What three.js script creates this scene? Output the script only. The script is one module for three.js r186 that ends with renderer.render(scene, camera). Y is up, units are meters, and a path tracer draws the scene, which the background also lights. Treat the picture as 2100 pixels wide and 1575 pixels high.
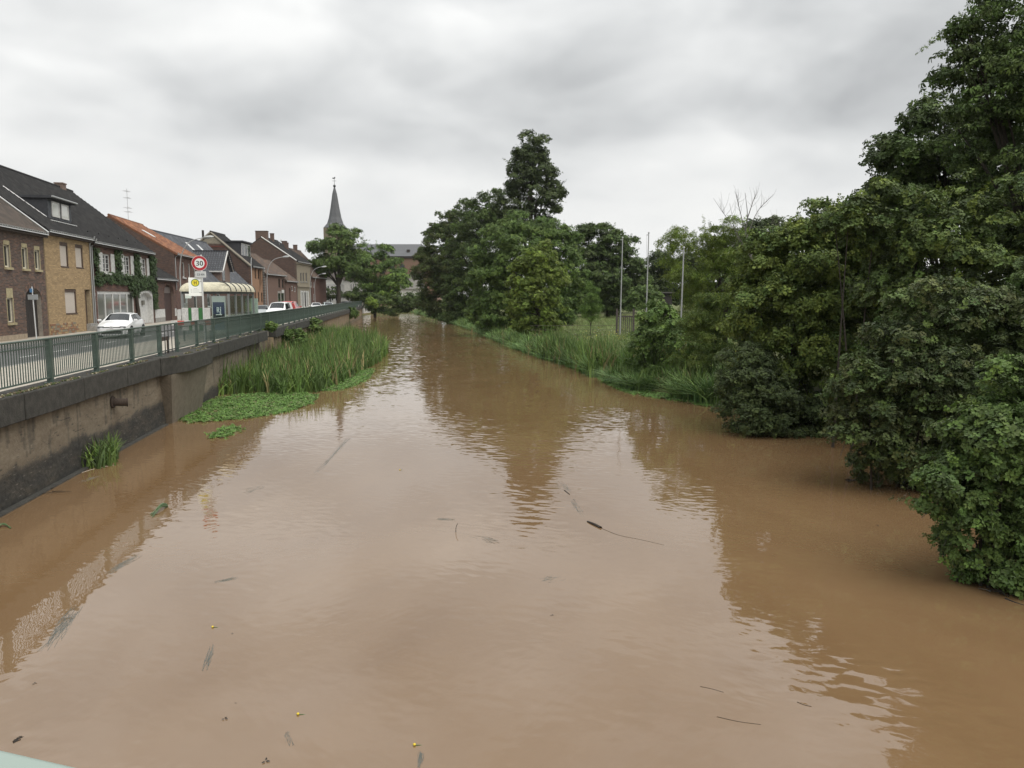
import * as THREE from 'three';
import { mergeGeometries } from 'three/addons/utils/BufferGeometryUtils.js';
import { RoundedBoxGeometry } from 'three/addons/geometries/RoundedBoxGeometry.js';
import { createNoise2D, createNoise3D } from 'simplex-noise';

// ---------------------------------------------------------------- camera, sky, sun, exposure
const EYE = 4.5, FOCAL = 1600, HORIZON = 607, PITCH = Math.atan((787.5 - HORIZON) / FOCAL);
const scene = new THREE.Scene();
const camera = new THREE.PerspectiveCamera(2 * Math.atan(787.5 / FOCAL) * 180 / Math.PI, 4 / 3, 0.1, 3000);
camera.position.set(0, EYE, 0);
camera.rotation.set(-PITCH, 0, 0);
scene.add(camera);

function rng(seed) { let s = seed | 0; return () => { s = (s + 0x6d2b79f5) | 0; let t = Math.imul(s ^ (s >>> 15), 1 | s); t = (t + Math.imul(t ^ (t >>> 7), 61 | t)) ^ t; return ((t ^ (t >>> 14)) >>> 0) / 4294967296; }; }
const n2 = createNoise2D(rng(11)), n3 = createNoise3D(rng(12)), m2 = createNoise2D(rng(13));
const clamp = (x, a = 0, b = 1) => Math.min(b, Math.max(a, x)), lerp = (a, b, t) => a + (b - a) * t;
const smooth = (a, b, x) => { const t = clamp((x - a) / (b - a)); return t * t * (3 - 2 * t); };
const fbm3 = (x, y, z, o = 5) => { let s = 0, a = 0.55, f = 1; for (let i = 0; i < o; i++) { s += a * n3(x * f, y * f, z * f); a *= 0.5; f *= 2.03; } return s; };
const fbm2 = (x, y, o = 5) => { let s = 0, a = 0.5, f = 1; for (let i = 0; i < o; i++) { s += a * n2(x * f, y * f); a *= 0.5; f *= 2.07; } return s; };

// overcast: a low stratus deck, thinner and brighter towards the horizon
const SKY = { clear: 0.49, high: 0.44, depth: 0.15 };
function skyTexture() {
  const W = 1536, H = 768, a = new Float32Array(W * H * 4);
  for (let j = 0; j < H; j++) {
    const el = ((j + 0.5) / H - 0.5) * Math.PI, y = Math.sin(el), c = Math.cos(el);
    for (let i = 0; i < W; i++) {
      const az = ((i + 0.5) / W - 0.5) * 2 * Math.PI, x = Math.cos(az) * c, z = Math.sin(az) * c, up = Math.max(y, 0);
      const big = fbm3(x * 1.5 + 3.1, up * 4.2 - 1.7, z * 1.5 + 2.2, 3), fine = fbm3(x * 3.1 + 9 + 0.3 * big, up * 8.5 + 0.3 * big, z * 3.1 + 7.7, 6);
      const t = clamp(0.52 + 0.6 * fine + 0.62 * big, 0, 1.2);        // how thick the deck is here
      const low = smooth(0.03, 0.24, up);
      const b = (lerp(SKY.clear, SKY.high, low) - (0.06 + SKY.depth * low) * (t - 0.35)) * (1 + Math.max(0, up - 0.28));   // overcast brightening towards the zenith, added to lift light on houses and water
      const cool = 0.018 * t + 0.01 * low, o = (j * W + i) * 4;
      a[o] = b * (1.0 - cool); a[o + 1] = b * 0.998; a[o + 2] = b * (0.975 + cool * 1.5); a[o + 3] = 1;
      if (y < 0) { a[o] = a[o + 1] = a[o + 2] = 0.3; }
    }
  }
  const t = new THREE.DataTexture(a, W, H, THREE.RGBAFormat, THREE.FloatType);
  t.mapping = THREE.EquirectangularReflectionMapping; t.magFilter = t.minFilter = THREE.LinearFilter; t.colorSpace = THREE.LinearSRGBColorSpace; t.needsUpdate = true;
  return t;
}
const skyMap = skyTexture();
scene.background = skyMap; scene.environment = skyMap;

const sun = new THREE.DirectionalLight(new THREE.Color(1, 0.95, 0.86), 1.5);
sun.position.set(50, 120, -15); sun.target.position.set(-5, 0, -60);
sun.castShadow = true; sun.shadow.radius = 110; sun.shadow.mapSize.set(2048, 2048);
Object.assign(sun.shadow.camera, { left: -130, right: 130, top: 150, bottom: -150, near: 1, far: 400 });
scene.add(sun, sun.target);

const renderer = new THREE.WebGLRenderer({ antialias: true });
renderer.toneMapping = THREE.LinearToneMapping; renderer.toneMappingExposure = 1.9;
renderer.shadowMap.enabled = true; renderer.shadowMap.type = THREE.PCFSoftShadowMap;
scene.fog = new THREE.FogExp2(new THREE.Color(0.86, 0.88, 0.9), 0.00008);

// ---------------------------------------------------------------- helpers
const V = (x, y, z) => new THREE.Vector3(x, y, z), UP = V(0, 1, 0);
const lin = (r, g, b) => new THREE.Color().setRGB(r, g, b);
const col = (h) => new THREE.Color(h);
function ray(px, py) { return V((px - 1050) / FOCAL, (787.5 - py) / FOCAL, -1).applyAxisAngle(V(1, 0, 0), -PITCH); }
function onLevel(px, py, h) { const r = ray(px, py), t = (h - EYE) / r.y; return V(r.x * t, h, r.z * t); }     // where a sight line meets a level
function atDepth(px, py, d) { const r = ray(px, py), t = d / -r.z; return V(r.x * t, EYE + r.y * t, -d); }      // where it is d metres away
const used = new Map();
function numbered(name) { const k = used.get(name) || 0; used.set(name, k + 1); return k ? name + '_' + String(k).padStart(3, '0') : name; }
function tag(o, label, category, group, kind) { if (label) o.userData.label = label; if (category) o.userData.category = category; if (group) o.userData.group = group; if (kind) o.userData.kind = kind; return o; }
function thing(name, label, category, group, pos = [0, 0, 0], turn = 0) { const g = new THREE.Group(); g.name = numbered(name); g.position.set(...pos); g.rotation.y = turn; scene.add(g); return tag(g, label, category, group); }
function part(name, geo, mat, parent, label) { const m = new THREE.Mesh(geo, mat); m.name = name; (parent || scene).add(m); if (label) m.userData.label = label; return m; }
function solo(name, geo, mat, label, category, group, kind) { const m = new THREE.Mesh(geo, mat); m.name = numbered(name); scene.add(m); return tag(m, label, category, group, kind); }
const merge = (list) => { list = list.filter(Boolean).map((g) => { g = g.index ? g.toNonIndexed() : g; for (const k of Object.keys(g.attributes)) if (!['position', 'normal', 'uv'].includes(k)) g.deleteAttribute(k); return g; }); return list.length === 1 ? list[0] : mergeGeometries(list); };
const bx = (w, h, d, x = 0, y = 0, z = 0) => new THREE.BoxGeometry(w, h, d).translate(x, y, z);
const span = (x0, x1, y0, y1, z0, z1) => bx(x1 - x0, y1 - y0, z1 - z0, (x0 + x1) / 2, (y0 + y1) / 2, (z0 + z1) / 2);
const rbox = (w, h, d, r, x = 0, y = 0, z = 0) => new RoundedBoxGeometry(w, h, d, 2, r).translate(x, y, z);
function bar(a, b, r0, r1 = r0, seg = 8) { const d = b.clone().sub(a), g = new THREE.CylinderGeometry(r1, r0, d.length(), seg); return g.applyQuaternion(new THREE.Quaternion().setFromUnitVectors(UP, d.clone().normalize())).translate((a.x + b.x) / 2, (a.y + b.y) / 2, (a.z + b.z) / 2); }
const tube = (pts, r, seg = 24, rad = 8) => new THREE.TubeGeometry(new THREE.CatmullRomCurve3(pts), seg, r, rad, false);
function taper(pts, r0, r1, seg = 12, rad = 7) {                    // a limb: a tube that thins
  const c = new THREE.CatmullRomCurve3(pts), g = new THREE.TubeGeometry(c, seg, 1, rad, false), p = g.attributes.position, n = g.attributes.normal;
  for (let i = 0; i <= seg; i++) { const q = c.getPointAt(i / seg), r = lerp(r0, r1, Math.pow(i / seg, 0.8)); for (let j = 0; j <= rad; j++) { const k = i * (rad + 1) + j; p.setXYZ(k, q.x + n.getX(k) * r, q.y + n.getY(k) * r, q.z + n.getZ(k) * r); } }
  return g;
}
function std(color, roughness = 0.85, extra = {}) { return new THREE.MeshStandardMaterial({ color, roughness, ...extra }); }
function grainTexture(size, f, colorSpace) {                         // f(u, v) -> [r, g, b] 0..1, u and v wrap
  const a = new Uint8Array(size[0] * size[1] * 4);
  for (let j = 0; j < size[1]; j++) for (let i = 0; i < size[0]; i++) { const c = f(i / size[0], j / size[1]), o = (j * size[0] + i) * 4; a[o] = clamp(c[0]) * 255; a[o + 1] = clamp(c[1]) * 255; a[o + 2] = clamp(c[2]) * 255; a[o + 3] = 255; }
  const t = new THREE.DataTexture(a, size[0], size[1]); t.magFilter = t.minFilter = THREE.LinearFilter; t.wrapS = t.wrapT = THREE.RepeatWrapping; if (colorSpace) t.colorSpace = THREE.SRGBColorSpace; t.needsUpdate = true; return t;
}
const wrapN = (u, v, f, s = 0) => { const a = u * 2 * Math.PI, b = v * 2 * Math.PI, r = f / (2 * Math.PI); return n3(Math.cos(a) * r + s + 0.7 * Math.sin(b) * r, Math.sin(a) * r + 0.7 * Math.cos(b) * r - s, Math.sin(b) * r * 0.7 + Math.cos(b) * r * 0.5 + s * 1.3); };
const GRAIN = grainTexture([512, 512], (u, v) => { const k = 0.88 + 0.05 * wrapN(u, v, 6) + 0.05 * wrapN(u, v, 19, 3) + 0.07 * wrapN(u, v, 60, 7); return [k, k, k]; }, true);
const RELIEF = grainTexture([512, 512], (u, v) => { const k = 0.5 + 0.2 * wrapN(u, v, 14, 5) + 0.25 * wrapN(u, v, 70, 9); return [k, k, k]; });
const rep = (t, x, y = x) => { const c = t.clone(); c.repeat.set(x, y); c.needsUpdate = true; return c; };
const G1 = rep(GRAIN, 0.5), G4 = rep(GRAIN, 0.12), R2 = rep(RELIEF, 1.2);
const rough = (color, r = 0.9, bump = 0.006, map = G1) => std(color, r, { map, bumpMap: R2, bumpScale: bump });
function canvas(w, h, draw) { const c = document.createElement('canvas'); c.width = w; c.height = h; draw(c.getContext('2d'), w, h); const t = new THREE.CanvasTexture(c); t.colorSpace = THREE.SRGBColorSpace; t.magFilter = t.minFilter = THREE.LinearFilter; return t; }
function metres(g) {                                                 // uv in metres by the way a face points
  g = g.index ? g.toNonIndexed() : g; const p = g.attributes.position, n = g.attributes.normal, uv = new Float32Array(p.count * 2);
  for (let i = 0; i < p.count; i++) { const ax = Math.abs(n.getX(i)), ay = Math.abs(n.getY(i)), az = Math.abs(n.getZ(i)); if (ay > ax && ay > az) { uv[2 * i] = p.getX(i); uv[2 * i + 1] = p.getZ(i); } else if (ax > az) { uv[2 * i] = p.getZ(i); uv[2 * i + 1] = p.getY(i); } else { uv[2 * i] = p.getX(i); uv[2 * i + 1] = p.getY(i); } }
  g.setAttribute('uv', new THREE.BufferAttribute(uv, 2)); return g;
}
function copies(name, geo, mat, list, colors, parent, kind = 'stuff') {   // list of Matrix4
  const m = new THREE.InstancedMesh(geo, mat, list.length); m.name = parent ? name : numbered(name); list.forEach((x, i) => m.setMatrixAt(i, x)); if (colors) colors.forEach((c, i) => m.setColorAt(i, c)); (parent || scene).add(m); m.userData.kind = kind; return m;
}
const turnOf = (ux, uz) => Math.atan2(-uz, ux);

// ---------------------------------------------------------------- the lie of the land
const STREET = 2.2, ROAD = 2.07, COPE = 2.4;
const railX = (d) => -8.562 - 0.14 * d;                             // the railing's line along the river
const RAIL_DIR = V(-0.14, 0, -1).normalize(), RAIL_TURN = turnOf(RAIL_DIR.x, RAIL_DIR.z), D0 = 4, RAIL_O = V(railX(D0), 0, -D0);
const along = (d) => (d - D0) * Math.sqrt(1 + 0.14 * 0.14);         // metres along it
const FACADE = [[20, -22.3], [39.4, -25.85], [46.2, -27.1], [85.8, -34.2], [110, -36.5], [137.5, -37.6], [165, -38.5], [230, -44]];
const poly = (list, d) => { let i = 0; while (i < list.length - 2 && d > list[i + 1][0]) i++; const [a, b] = [list[i], list[i + 1]]; return lerp(a[1], b[1], (d - a[0]) / (b[0] - a[0])); };
const facadeX = (d) => poly(FACADE, d);
const BANK = [[-60, 11], [-5, 10], [6, 9.6], ...[[2100, 1250], [2000, 1192], [1900, 1075], [1780, 992], [1650, 908], [1480, 834], [1300, 799], [1235, 775], [1190, 757], [1060, 715], [980, 680], [920, 660], [850, 641.5]].map(([x, y]) => { const p = onLevel(x, y, 0); return [-p.z, p.x + 1.6 * smooth(31, 27, -p.z)]; })];
const FAR = BANK[BANK.length - 1][0]; BANK.push([FAR + 10, -70], [FAR + 25, -190]);
const bankX = (d) => poly(BANK, d);
const leftX = (d) => (d < 166 ? railX(d) : railX(166) - (d - 166) * 1.5);
function landHeight(x, d) {
  const r = x - bankX(d), l = leftX(d) - x;
  if (d > FAR + 25) return 1.6;
  if (l > -0.3 && d <= 168) return l > 0.9 ? 2.02 : lerp(-1.6, 2.02, smooth(0.45, 0.9, l));
  if (l > 0) return lerp(-1.4, 1.8, smooth(-0.5, 5, l));
  if (r < -1.2) return -1.6;
  let h = lerp(-1.6, 0.22, smooth(-1.2, 0.5, r)); h += 0.75 * smooth(0.5, 7, r) + 0.5 * smooth(10, 60, r) + 0.06 * n2(x * 0.4, d * 0.4);
  return h;
}
{
  const xs = [], zs = [];
  for (const [a, b, s] of [[-700, -200, 50], [-200, -50, 10], [-50, 45, 0.9], [45, 120, 5], [120, 700, 40]]) for (let x = a; x < b - 1e-6; x += s) xs.push(x);
  for (const [a, b, s] of [[-120, -10, 10], [-10, 60, 0.7], [60, 260, 1.6], [260, 900, 40]]) for (let d = a; d < b - 1e-6; d += s) zs.push(d);
  const pos = [], uv = [], idx = [], cs = [];
  for (const d of zs) for (const x of xs) {
    pos.push(x, landHeight(x, d), -d); uv.push(x, d);
    const k = 0.5 + 0.5 * fbm2(x * 0.13, d * 0.13, 4), k2 = 0.5 + 0.5 * n2(x * 0.9 + 40, d * 0.9);
    cs.push(lerp(0.055, 0.1, k) + 0.02 * k2, lerp(0.085, 0.12, k), lerp(0.022, 0.035, k2));
  }
  const w = xs.length; for (let j = 0; j < zs.length - 1; j++) for (let i = 0; i < w - 1; i++) { const a = j * w + i; idx.push(a, a + 1, a + w, a + 1, a + w + 1, a + w); }
  const g = new THREE.BufferGeometry(); g.setAttribute('position', new THREE.Float32BufferAttribute(pos, 3)); g.setAttribute('uv', new THREE.Float32BufferAttribute(uv, 2)); g.setAttribute('color', new THREE.Float32BufferAttribute(cs, 3)); g.setIndex(idx); g.computeVertexNormals();
  solo('ground', g, std(0xffffff, 1, { vertexColors: true, bumpMap: R2, bumpScale: 0.05 }), 'grassy ground of both banks and the land behind', null, null, 'structure');
}

// ---------------------------------------------------------------- the river
const eddies = [[1090, 1030, 1.5, 2.2], [1120, 930, 2, 1.4], [1760, 1375, 0.9, 3], [1890, 1450, 0.8, 2.6], [1600, 1385, 0.6, 1.6], [1480, 1010, 2, 1.3], [300, 1000, 2, 0.8], [980, 880, 2.5, 1.5], [1270, 870, 3, 1.2]].map(([x, y, r, a]) => { const p = onLevel(x, y, 0); return [p.x, -p.z, r, a]; });
function waveHeight(x, d) {
  let m = 0.16 + 0.18 * smooth(-0.1, 0.7, m2(x * 0.22 + 5, d * 0.16)); for (const [ex, ed, r, a] of eddies) { const q = ((x - ex) ** 2 + ((d - ed) * 0.8) ** 2) / (r * r); if (q < 6) m += 0.27 * a * Math.exp(-q); }
  const far = smooth(22, 75, d); m += 0.9 * far;
  const wx = x + 0.25 * n2(x * 0.5, d * 0.4), wd = d + 0.3 * m2(x * 0.45, d * 0.5);
  return m * (0.003 * n2(wx / 0.55, wd / 0.25) + 0.0015 * m2(wx / 0.24 + 7, wd / 0.12)) + (0.002 + 0.012 * far) * n2(x / 3.2, d / 2.2 + 9) * (0.3 + 0.7 * far) + 0.016 * far * m2(x / 5 + 3, d / 6);
}
{
  const xs = [], ds = [];
  for (let x = -200; x < -36; x += 8) xs.push(x); for (let x = -36; x < 10.5; x += 0.17) xs.push(x); xs.push(11, 13, 16);
  for (let d = -60; d < 4; d += 4) ds.push(d); for (let d = 4; d < 252; d += Math.max(0.1, d * 0.0042)) ds.push(d);
  const n = xs.length * ds.length, pos = new Float32Array(n * 3), nor = new Float32Array(n * 3), uv = new Float32Array(n * 2), idx = []; let k = 0;
  for (const d of ds) for (const x of xs) {
    const e = 0.05, h = waveHeight(x, d), hx = (waveHeight(x + e, d) - h) / e, hd = (waveHeight(x, d + e) - h) / e, l = Math.hypot(hx, 1, hd);
    pos.set([x, h, -d], 3 * k); nor.set([-hx / l, 1 / l, hd / l], 3 * k); uv.set([x, d], 2 * k); k++;
  }
  const w = xs.length; for (let j = 0; j < ds.length - 1; j++) for (let i = 0; i < w - 1; i++) { const a = j * w + i; idx.push(a, a + 1, a + w, a + 1, a + w + 1, a + w); }
  const g = new THREE.BufferGeometry(); g.setAttribute('position', new THREE.BufferAttribute(pos, 3)); g.setAttribute('normal', new THREE.BufferAttribute(nor, 3)); g.setAttribute('uv', new THREE.BufferAttribute(uv, 2)); g.setIndex(idx);
  const ripple = rep(grainTexture([1024, 1024], (u, v) => { const c = 0.5 + 0.22 * wrapN(u, v, 26, 2) + 0.12 * wrapN(u, v, 55, 6) + 0.08 * wrapN(u, v, 9, 4); return [c, c, c]; }), 1 / 7);
  const silt = rep(grainTexture([512, 512], (u, v) => { const k = wrapN(u, v, 5, 1) * 0.5 + wrapN(u, v, 13, 8) * 0.3 + wrapN(u, v, 34, 8) * 0.12; return [0.93 + 0.05 * k, 0.925 + 0.06 * k, 0.92 + 0.07 * k]; }, true), 1 / 17, 1 / 29);
  solo('river_water', g, new THREE.MeshPhysicalMaterial({ color: lin(0.205, 0.129, 0.067), map: silt, roughness: 0.025, ior: 1.8, bumpMap: ripple, bumpScale: 0.0015 }), 'muddy brown flood water filling the river', null, null, 'structure');
}
// ---------------------------------------------------------------- street, pavements, kerbs
const M = {
  asphalt: std(lin(0.13, 0.13, 0.13), 0.92, { map: G1, bumpMap: R2, bumpScale: 0.004 }),
  paving: rough(lin(0.48, 0.44, 0.375), 0.9, 0.004), kerb: rough(lin(0.36, 0.35, 0.33), 0.9, 0.005), paint: rough(lin(0.7, 0.7, 0.68), 0.7, 0.003),
  green: std(lin(0.082, 0.118, 0.098), 0.5, { map: G1 }), steel: std(lin(0.42, 0.43, 0.43), 0.45, { metalness: 0.6 }), darkSteel: std(lin(0.05, 0.055, 0.055), 0.5),
  white: std(lin(0.74, 0.74, 0.72), 0.6, { map: G1 }), glass: new THREE.MeshPhysicalMaterial({ color: lin(0.02, 0.024, 0.026), roughness: 0.04, ior: 1.5 }),
  rust: rough(lin(0.07, 0.05, 0.038), 0.95, 0.01), black: std(lin(0.012, 0.012, 0.013), 0.6), rubber: std(lin(0.02, 0.02, 0.02), 0.85),
};
function strip(list, y0, y1) {                                       // a slab between two lines of points [[x, d], ...]
  const [a, b] = list, pos = [], n = a.length; const quad = (p, q, r, s) => pos.push(...p, ...q, ...r, ...p, ...r, ...s);
  for (let i = 0; i < n - 1; i++) {
    const A = [a[i][0], y1, -a[i][1]], B = [a[i + 1][0], y1, -a[i + 1][1]], C = [b[i + 1][0], y1, -b[i + 1][1]], D = [b[i][0], y1, -b[i][1]], dn = (p) => [p[0], y0, p[2]];
    quad(A, B, C, D); quad(dn(A), dn(B), B, A); quad(D, C, dn(C), dn(D));
  }
  const g = new THREE.BufferGeometry(); g.setAttribute('position', new THREE.Float32BufferAttribute(pos, 3)); g.computeVertexNormals(); g.setAttribute('uv', new THREE.Float32BufferAttribute(new Float32Array(pos.length / 3 * 2), 2)); return metres(g);
}
const steps = (a, b, s) => { const o = []; for (let d = a; d < b + 1e-6; d += s) o.push(d); return o; };
const DS = steps(-10, 168, 4), RN = Math.sqrt(1 + 0.14 * 0.14);
const offRail = (k) => DS.map((d) => [railX(d) - k, d]), offHouse = (k) => DS.map((d) => [facadeX(d) + k, d]);
solo('road', strip([offRail(4.5), offHouse(1.4)], 1.9, ROAD), M.asphalt, 'grey asphalt street between the railing and the houses', null, null, 'structure');
solo('pavement', strip([offRail(0.2), offRail(4.38)], 1.9, STREET), M.paving, 'pale paved footway behind the river railing', null, null, 'structure');
solo('pavement', strip([offHouse(1.52), offHouse(-1.5)], 1.9, STREET), M.paving, 'pale paved footway in front of the houses', null, null, 'structure');
solo('kerb', strip([offRail(4.383), offRail(4.52)], 1.9, STREET + 0.006), M.kerb, 'grey kerb of the riverside footway', null, null, 'structure');
solo('kerb', strip([offHouse(1.66), offHouse(1.523)], 1.9, STREET + 0.006), M.kerb, 'grey kerb of the footway by the houses', null, null, 'structure');
{
  const g = []; for (let d = 22; d < 120; d += 3.2) { const x = railX(d) * 0.42 + facadeX(d) * 0.58; g.push(bx(0.12, 0.004, 1.5, 0, 0, 0).rotateY(0.15).translate(x, ROAD + 0.006, -d)); }
  solo('road_markings', metres(merge(g)), M.paint, 'broken white line painted along the street', null, null, 'structure');
  solo('street_plaza', strip([[[-38, 168], [-44, 200], [-60, 240]], [[-75, 150], [-90, 200], [-110, 240]]], 1.7, ROAD - 0.02), M.asphalt, 'asphalt square in front of the far white buildings', null, null, 'structure');
}

// ---------------------------------------------------------------- river wall
const wallCourse = [[4, 0.12], [26.2, 0.12], [42.2, 0.12], [42.6, -0.2], [50.6, -0.2], [51, 0.1], [166, 0.1], [166.4, -3]];
{
  const R = thing('river_wall', 'stained concrete river wall with dark coping under the green railing', 'wall', null, [RAIL_O.x, 0, RAIL_O.z], RAIL_TURN);
  // silt on the upper face, black algae with a ragged edge below, runs and lime spots
  const LEN = 170;
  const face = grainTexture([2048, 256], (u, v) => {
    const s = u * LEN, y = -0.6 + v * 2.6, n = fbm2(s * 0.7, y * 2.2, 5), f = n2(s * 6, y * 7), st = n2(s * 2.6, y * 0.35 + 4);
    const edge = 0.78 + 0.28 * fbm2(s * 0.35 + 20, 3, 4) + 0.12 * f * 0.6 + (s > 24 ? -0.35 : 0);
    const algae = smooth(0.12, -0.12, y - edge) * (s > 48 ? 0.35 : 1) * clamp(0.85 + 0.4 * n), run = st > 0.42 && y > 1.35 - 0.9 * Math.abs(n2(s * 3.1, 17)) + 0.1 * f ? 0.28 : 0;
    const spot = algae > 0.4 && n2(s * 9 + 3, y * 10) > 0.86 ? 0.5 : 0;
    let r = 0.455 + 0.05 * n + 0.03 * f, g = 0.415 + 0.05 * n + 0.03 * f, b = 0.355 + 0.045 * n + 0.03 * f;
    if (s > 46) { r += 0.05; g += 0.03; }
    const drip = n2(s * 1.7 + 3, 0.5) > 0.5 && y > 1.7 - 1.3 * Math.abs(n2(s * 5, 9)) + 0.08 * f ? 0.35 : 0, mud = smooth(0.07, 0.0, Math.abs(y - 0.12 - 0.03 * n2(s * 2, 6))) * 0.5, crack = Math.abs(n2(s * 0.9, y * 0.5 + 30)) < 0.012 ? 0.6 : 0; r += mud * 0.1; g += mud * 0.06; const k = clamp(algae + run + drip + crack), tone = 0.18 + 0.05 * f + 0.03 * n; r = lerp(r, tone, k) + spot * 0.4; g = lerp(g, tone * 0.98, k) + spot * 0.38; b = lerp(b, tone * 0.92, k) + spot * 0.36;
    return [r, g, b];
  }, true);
  const uvOf = (p) => [(p[0]) / LEN, (p[1] + 0.6) / 2.6];
  const pos = [], uv = []; const quad = (p, q, r, s) => { for (const x of [p, q, r, p, r, s]) { pos.push(...x); uv.push(...uvOf(x)); } };
  const fine = []; for (let i = 0; i < wallCourse.length - 1; i++) { const [a, za] = wallCourse[i], [b, zb] = wallCourse[i + 1], k = Math.max(1, Math.round((b - a) / 1.1)); for (let j = 0; j < k; j++) fine.push([lerp(a, b, j / k), lerp(za, zb, j / k)]); } fine.push(wallCourse.at(-1));
  const lv = [-1.6, -0.3, 0.2, 0.6, 1, 1.4, 1.815], P = (i, j) => { const [d, z] = fine[i], s = along(d); return [s, lv[j], z + 0.025 * n2(s * 0.8, lv[j] * 1.3) * (lv[j] < 1.7 ? 1 : 0)]; };
  for (let i = 0; i < fine.length - 1; i++) { for (let j = 0; j < lv.length - 1; j++) quad(P(i, j), P(i + 1, j), P(i + 1, j + 1), P(i, j + 1)); const a = P(i, 6), b = P(i + 1, 6); quad(a, b, [b[0], b[1], -0.75], [a[0], a[1], -0.75]); }
  const g = new THREE.BufferGeometry(); g.setAttribute('position', new THREE.Float32BufferAttribute(pos, 3)); g.setAttribute('uv', new THREE.Float32BufferAttribute(uv, 2)); g.computeVertexNormals();
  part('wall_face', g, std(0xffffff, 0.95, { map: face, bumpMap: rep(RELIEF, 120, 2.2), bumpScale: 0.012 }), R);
  const conc = rep(grainTexture([512, 512], (u, v) => { const k = wrapN(u, v, 9, 2) * 0.4 + wrapN(u, v, 40, 4) * 0.25, d = smooth(0.3, 0.8, n2(u * 60, 1)) * 0.3; const t = 0.225 + 0.09 * k + 0.11 * d; return [t * 1.02, t, t * 0.93]; }, true), 0.4);
  const copeMat = std(0xffffff, 0.95, { map: conc, bumpMap: R2, bumpScale: 0.012 }), copeTop = rough(lin(0.3, 0.285, 0.25), 0.95, 0.012);
  // coping: separate blocks, each a hair off its neighbour
  const r = rng(5); let block = 0;
  function coping(d0, d1, zf, len, y0 = 1.8, y1 = COPE, zb = -0.4) {
    for (let d = d0; d < d1 - 0.2; d += len) {
      const a = along(d) + 0.012, b = along(Math.min(d + len, d1)) - 0.012, dz = (r() - 0.5) * 0.03, dy = (r() - 0.5) * 0.016;
      const m = part('coping_block', metres(new RoundedBoxGeometry(b - a, y1 - y0, zf - zb, 1, 0.03).translate((a + b) / 2, (y0 + y1) / 2 + dy, (zf + zb) / 2 + dz)), copeMat, R); block++;
    }
  }
  coping(4, 26.4, 0.3, 3.2); coping(31.55, 47.5, 0.34, 3.2, 1.84); coping(51, 71, 0.3, 3.3, 1.82); coping(71, 166, 0.26, 4.7, 1.84);
  // the bulge over the buttress
  const sh = new THREE.Shape([[along(26.42), -0.4], [along(31.5), -0.4], [along(31.5), 0.78], [along(28.2), 0.78], [along(26.42), 0.32]].map(([x, z]) => new THREE.Vector2(x, -z)));
  part('bulge_coping', metres(new THREE.ExtrudeGeometry(sh, { depth: 0.58, bevelEnabled: true, bevelSize: 0.02, bevelThickness: 0.02, bevelSegments: 1 }).rotateX(-Math.PI / 2).translate(0, 1.8, 0)), copeMat, R);
  const wedge = (d0, d1, zt, zb) => { const a = along(d0), b = along(d1), q = [[a + 0.9, -1.4, zb], [b - 0.2, -1.4, zb], [b, 1.79, zt], [a, 1.79, zt * 0.75], [a + 0.9, -1.4, -0.3], [b - 0.2, -1.4, -0.3], [b, 1.79, -0.3], [a, 1.79, -0.3]], f = [[0, 1, 2, 3], [4, 0, 3, 7], [1, 5, 6, 2]], p = []; for (const [i, j, k, l] of f) p.push(...q[i], ...q[j], ...q[k], ...q[i], ...q[k], ...q[l]); const g2 = new THREE.BufferGeometry(); g2.setAttribute('position', new THREE.Float32BufferAttribute(p, 3)); g2.computeVertexNormals(); g2.setAttribute('uv', new THREE.Float32BufferAttribute(new Float32Array(p.length / 3 * 2), 2)); return metres(g2); };
  part('buttress', wedge(26.8, 31.2, 0.7, 0.2), rough(lin(0.2, 0.168, 0.125), 0.95, 0.012), R, 'clay coloured tapering buttress');
  part('toe_ledge', metres(merge([rbox(along(27) - 0.2, 0.5, 0.16, 0.03, along(27) / 2 + 0.2, -0.205, 0.2)])), copeMat, R);
  // a broken drain pipe
  const c = V(along(22.35), 1.45, 0.13), q = bar(V(0, 0, 0), V(0.14, -0.03, 0.36), 0.115, 0.115, 14);
  const pipe = part('drain_pipe', merge([q, new THREE.TorusGeometry(0.115, 0.018, 6, 16).rotateY(0.37).translate(0.14, -0.03, 0.36)]), M.rust, R, 'rusty stub of a drain pipe'); pipe.position.copy(c);
  part('pipe_socket', new THREE.TorusGeometry(0.15, 0.035, 6, 14).translate(c.x, c.y, c.z + 0.02), M.rust, R);
  // moss and crumbs along the coping's edge
  const list = [], cs = []; for (let i = 0; i < 2600; i++) { const d = 6 + 45 * r() * r() + 3 * r(), s = along(d), e = d > 26.6 && d < 31.3 ? 0.7 : 0.24; if (n2(s * 0.55, 8) < -0.15) continue; list.push(new THREE.Matrix4().compose(V(s, COPE + 0.01, e - 0.02 - r() * r() * 0.22), new THREE.Quaternion().setFromEuler(new THREE.Euler(r() * 3, r() * 3, r() * 3)), V(1, 0.45, 1).multiplyScalar(0.012 + 0.03 * r()))); const k = r(); cs.push(k < 0.5 ? lin(0.05, 0.065, 0.02) : k < 0.8 ? lin(0.11, 0.085, 0.05) : lin(0.3, 0.27, 0.2)); }
  copies('moss', new THREE.IcosahedronGeometry(1, 0), std(0xffffff, 1), list, cs, R);
}

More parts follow.
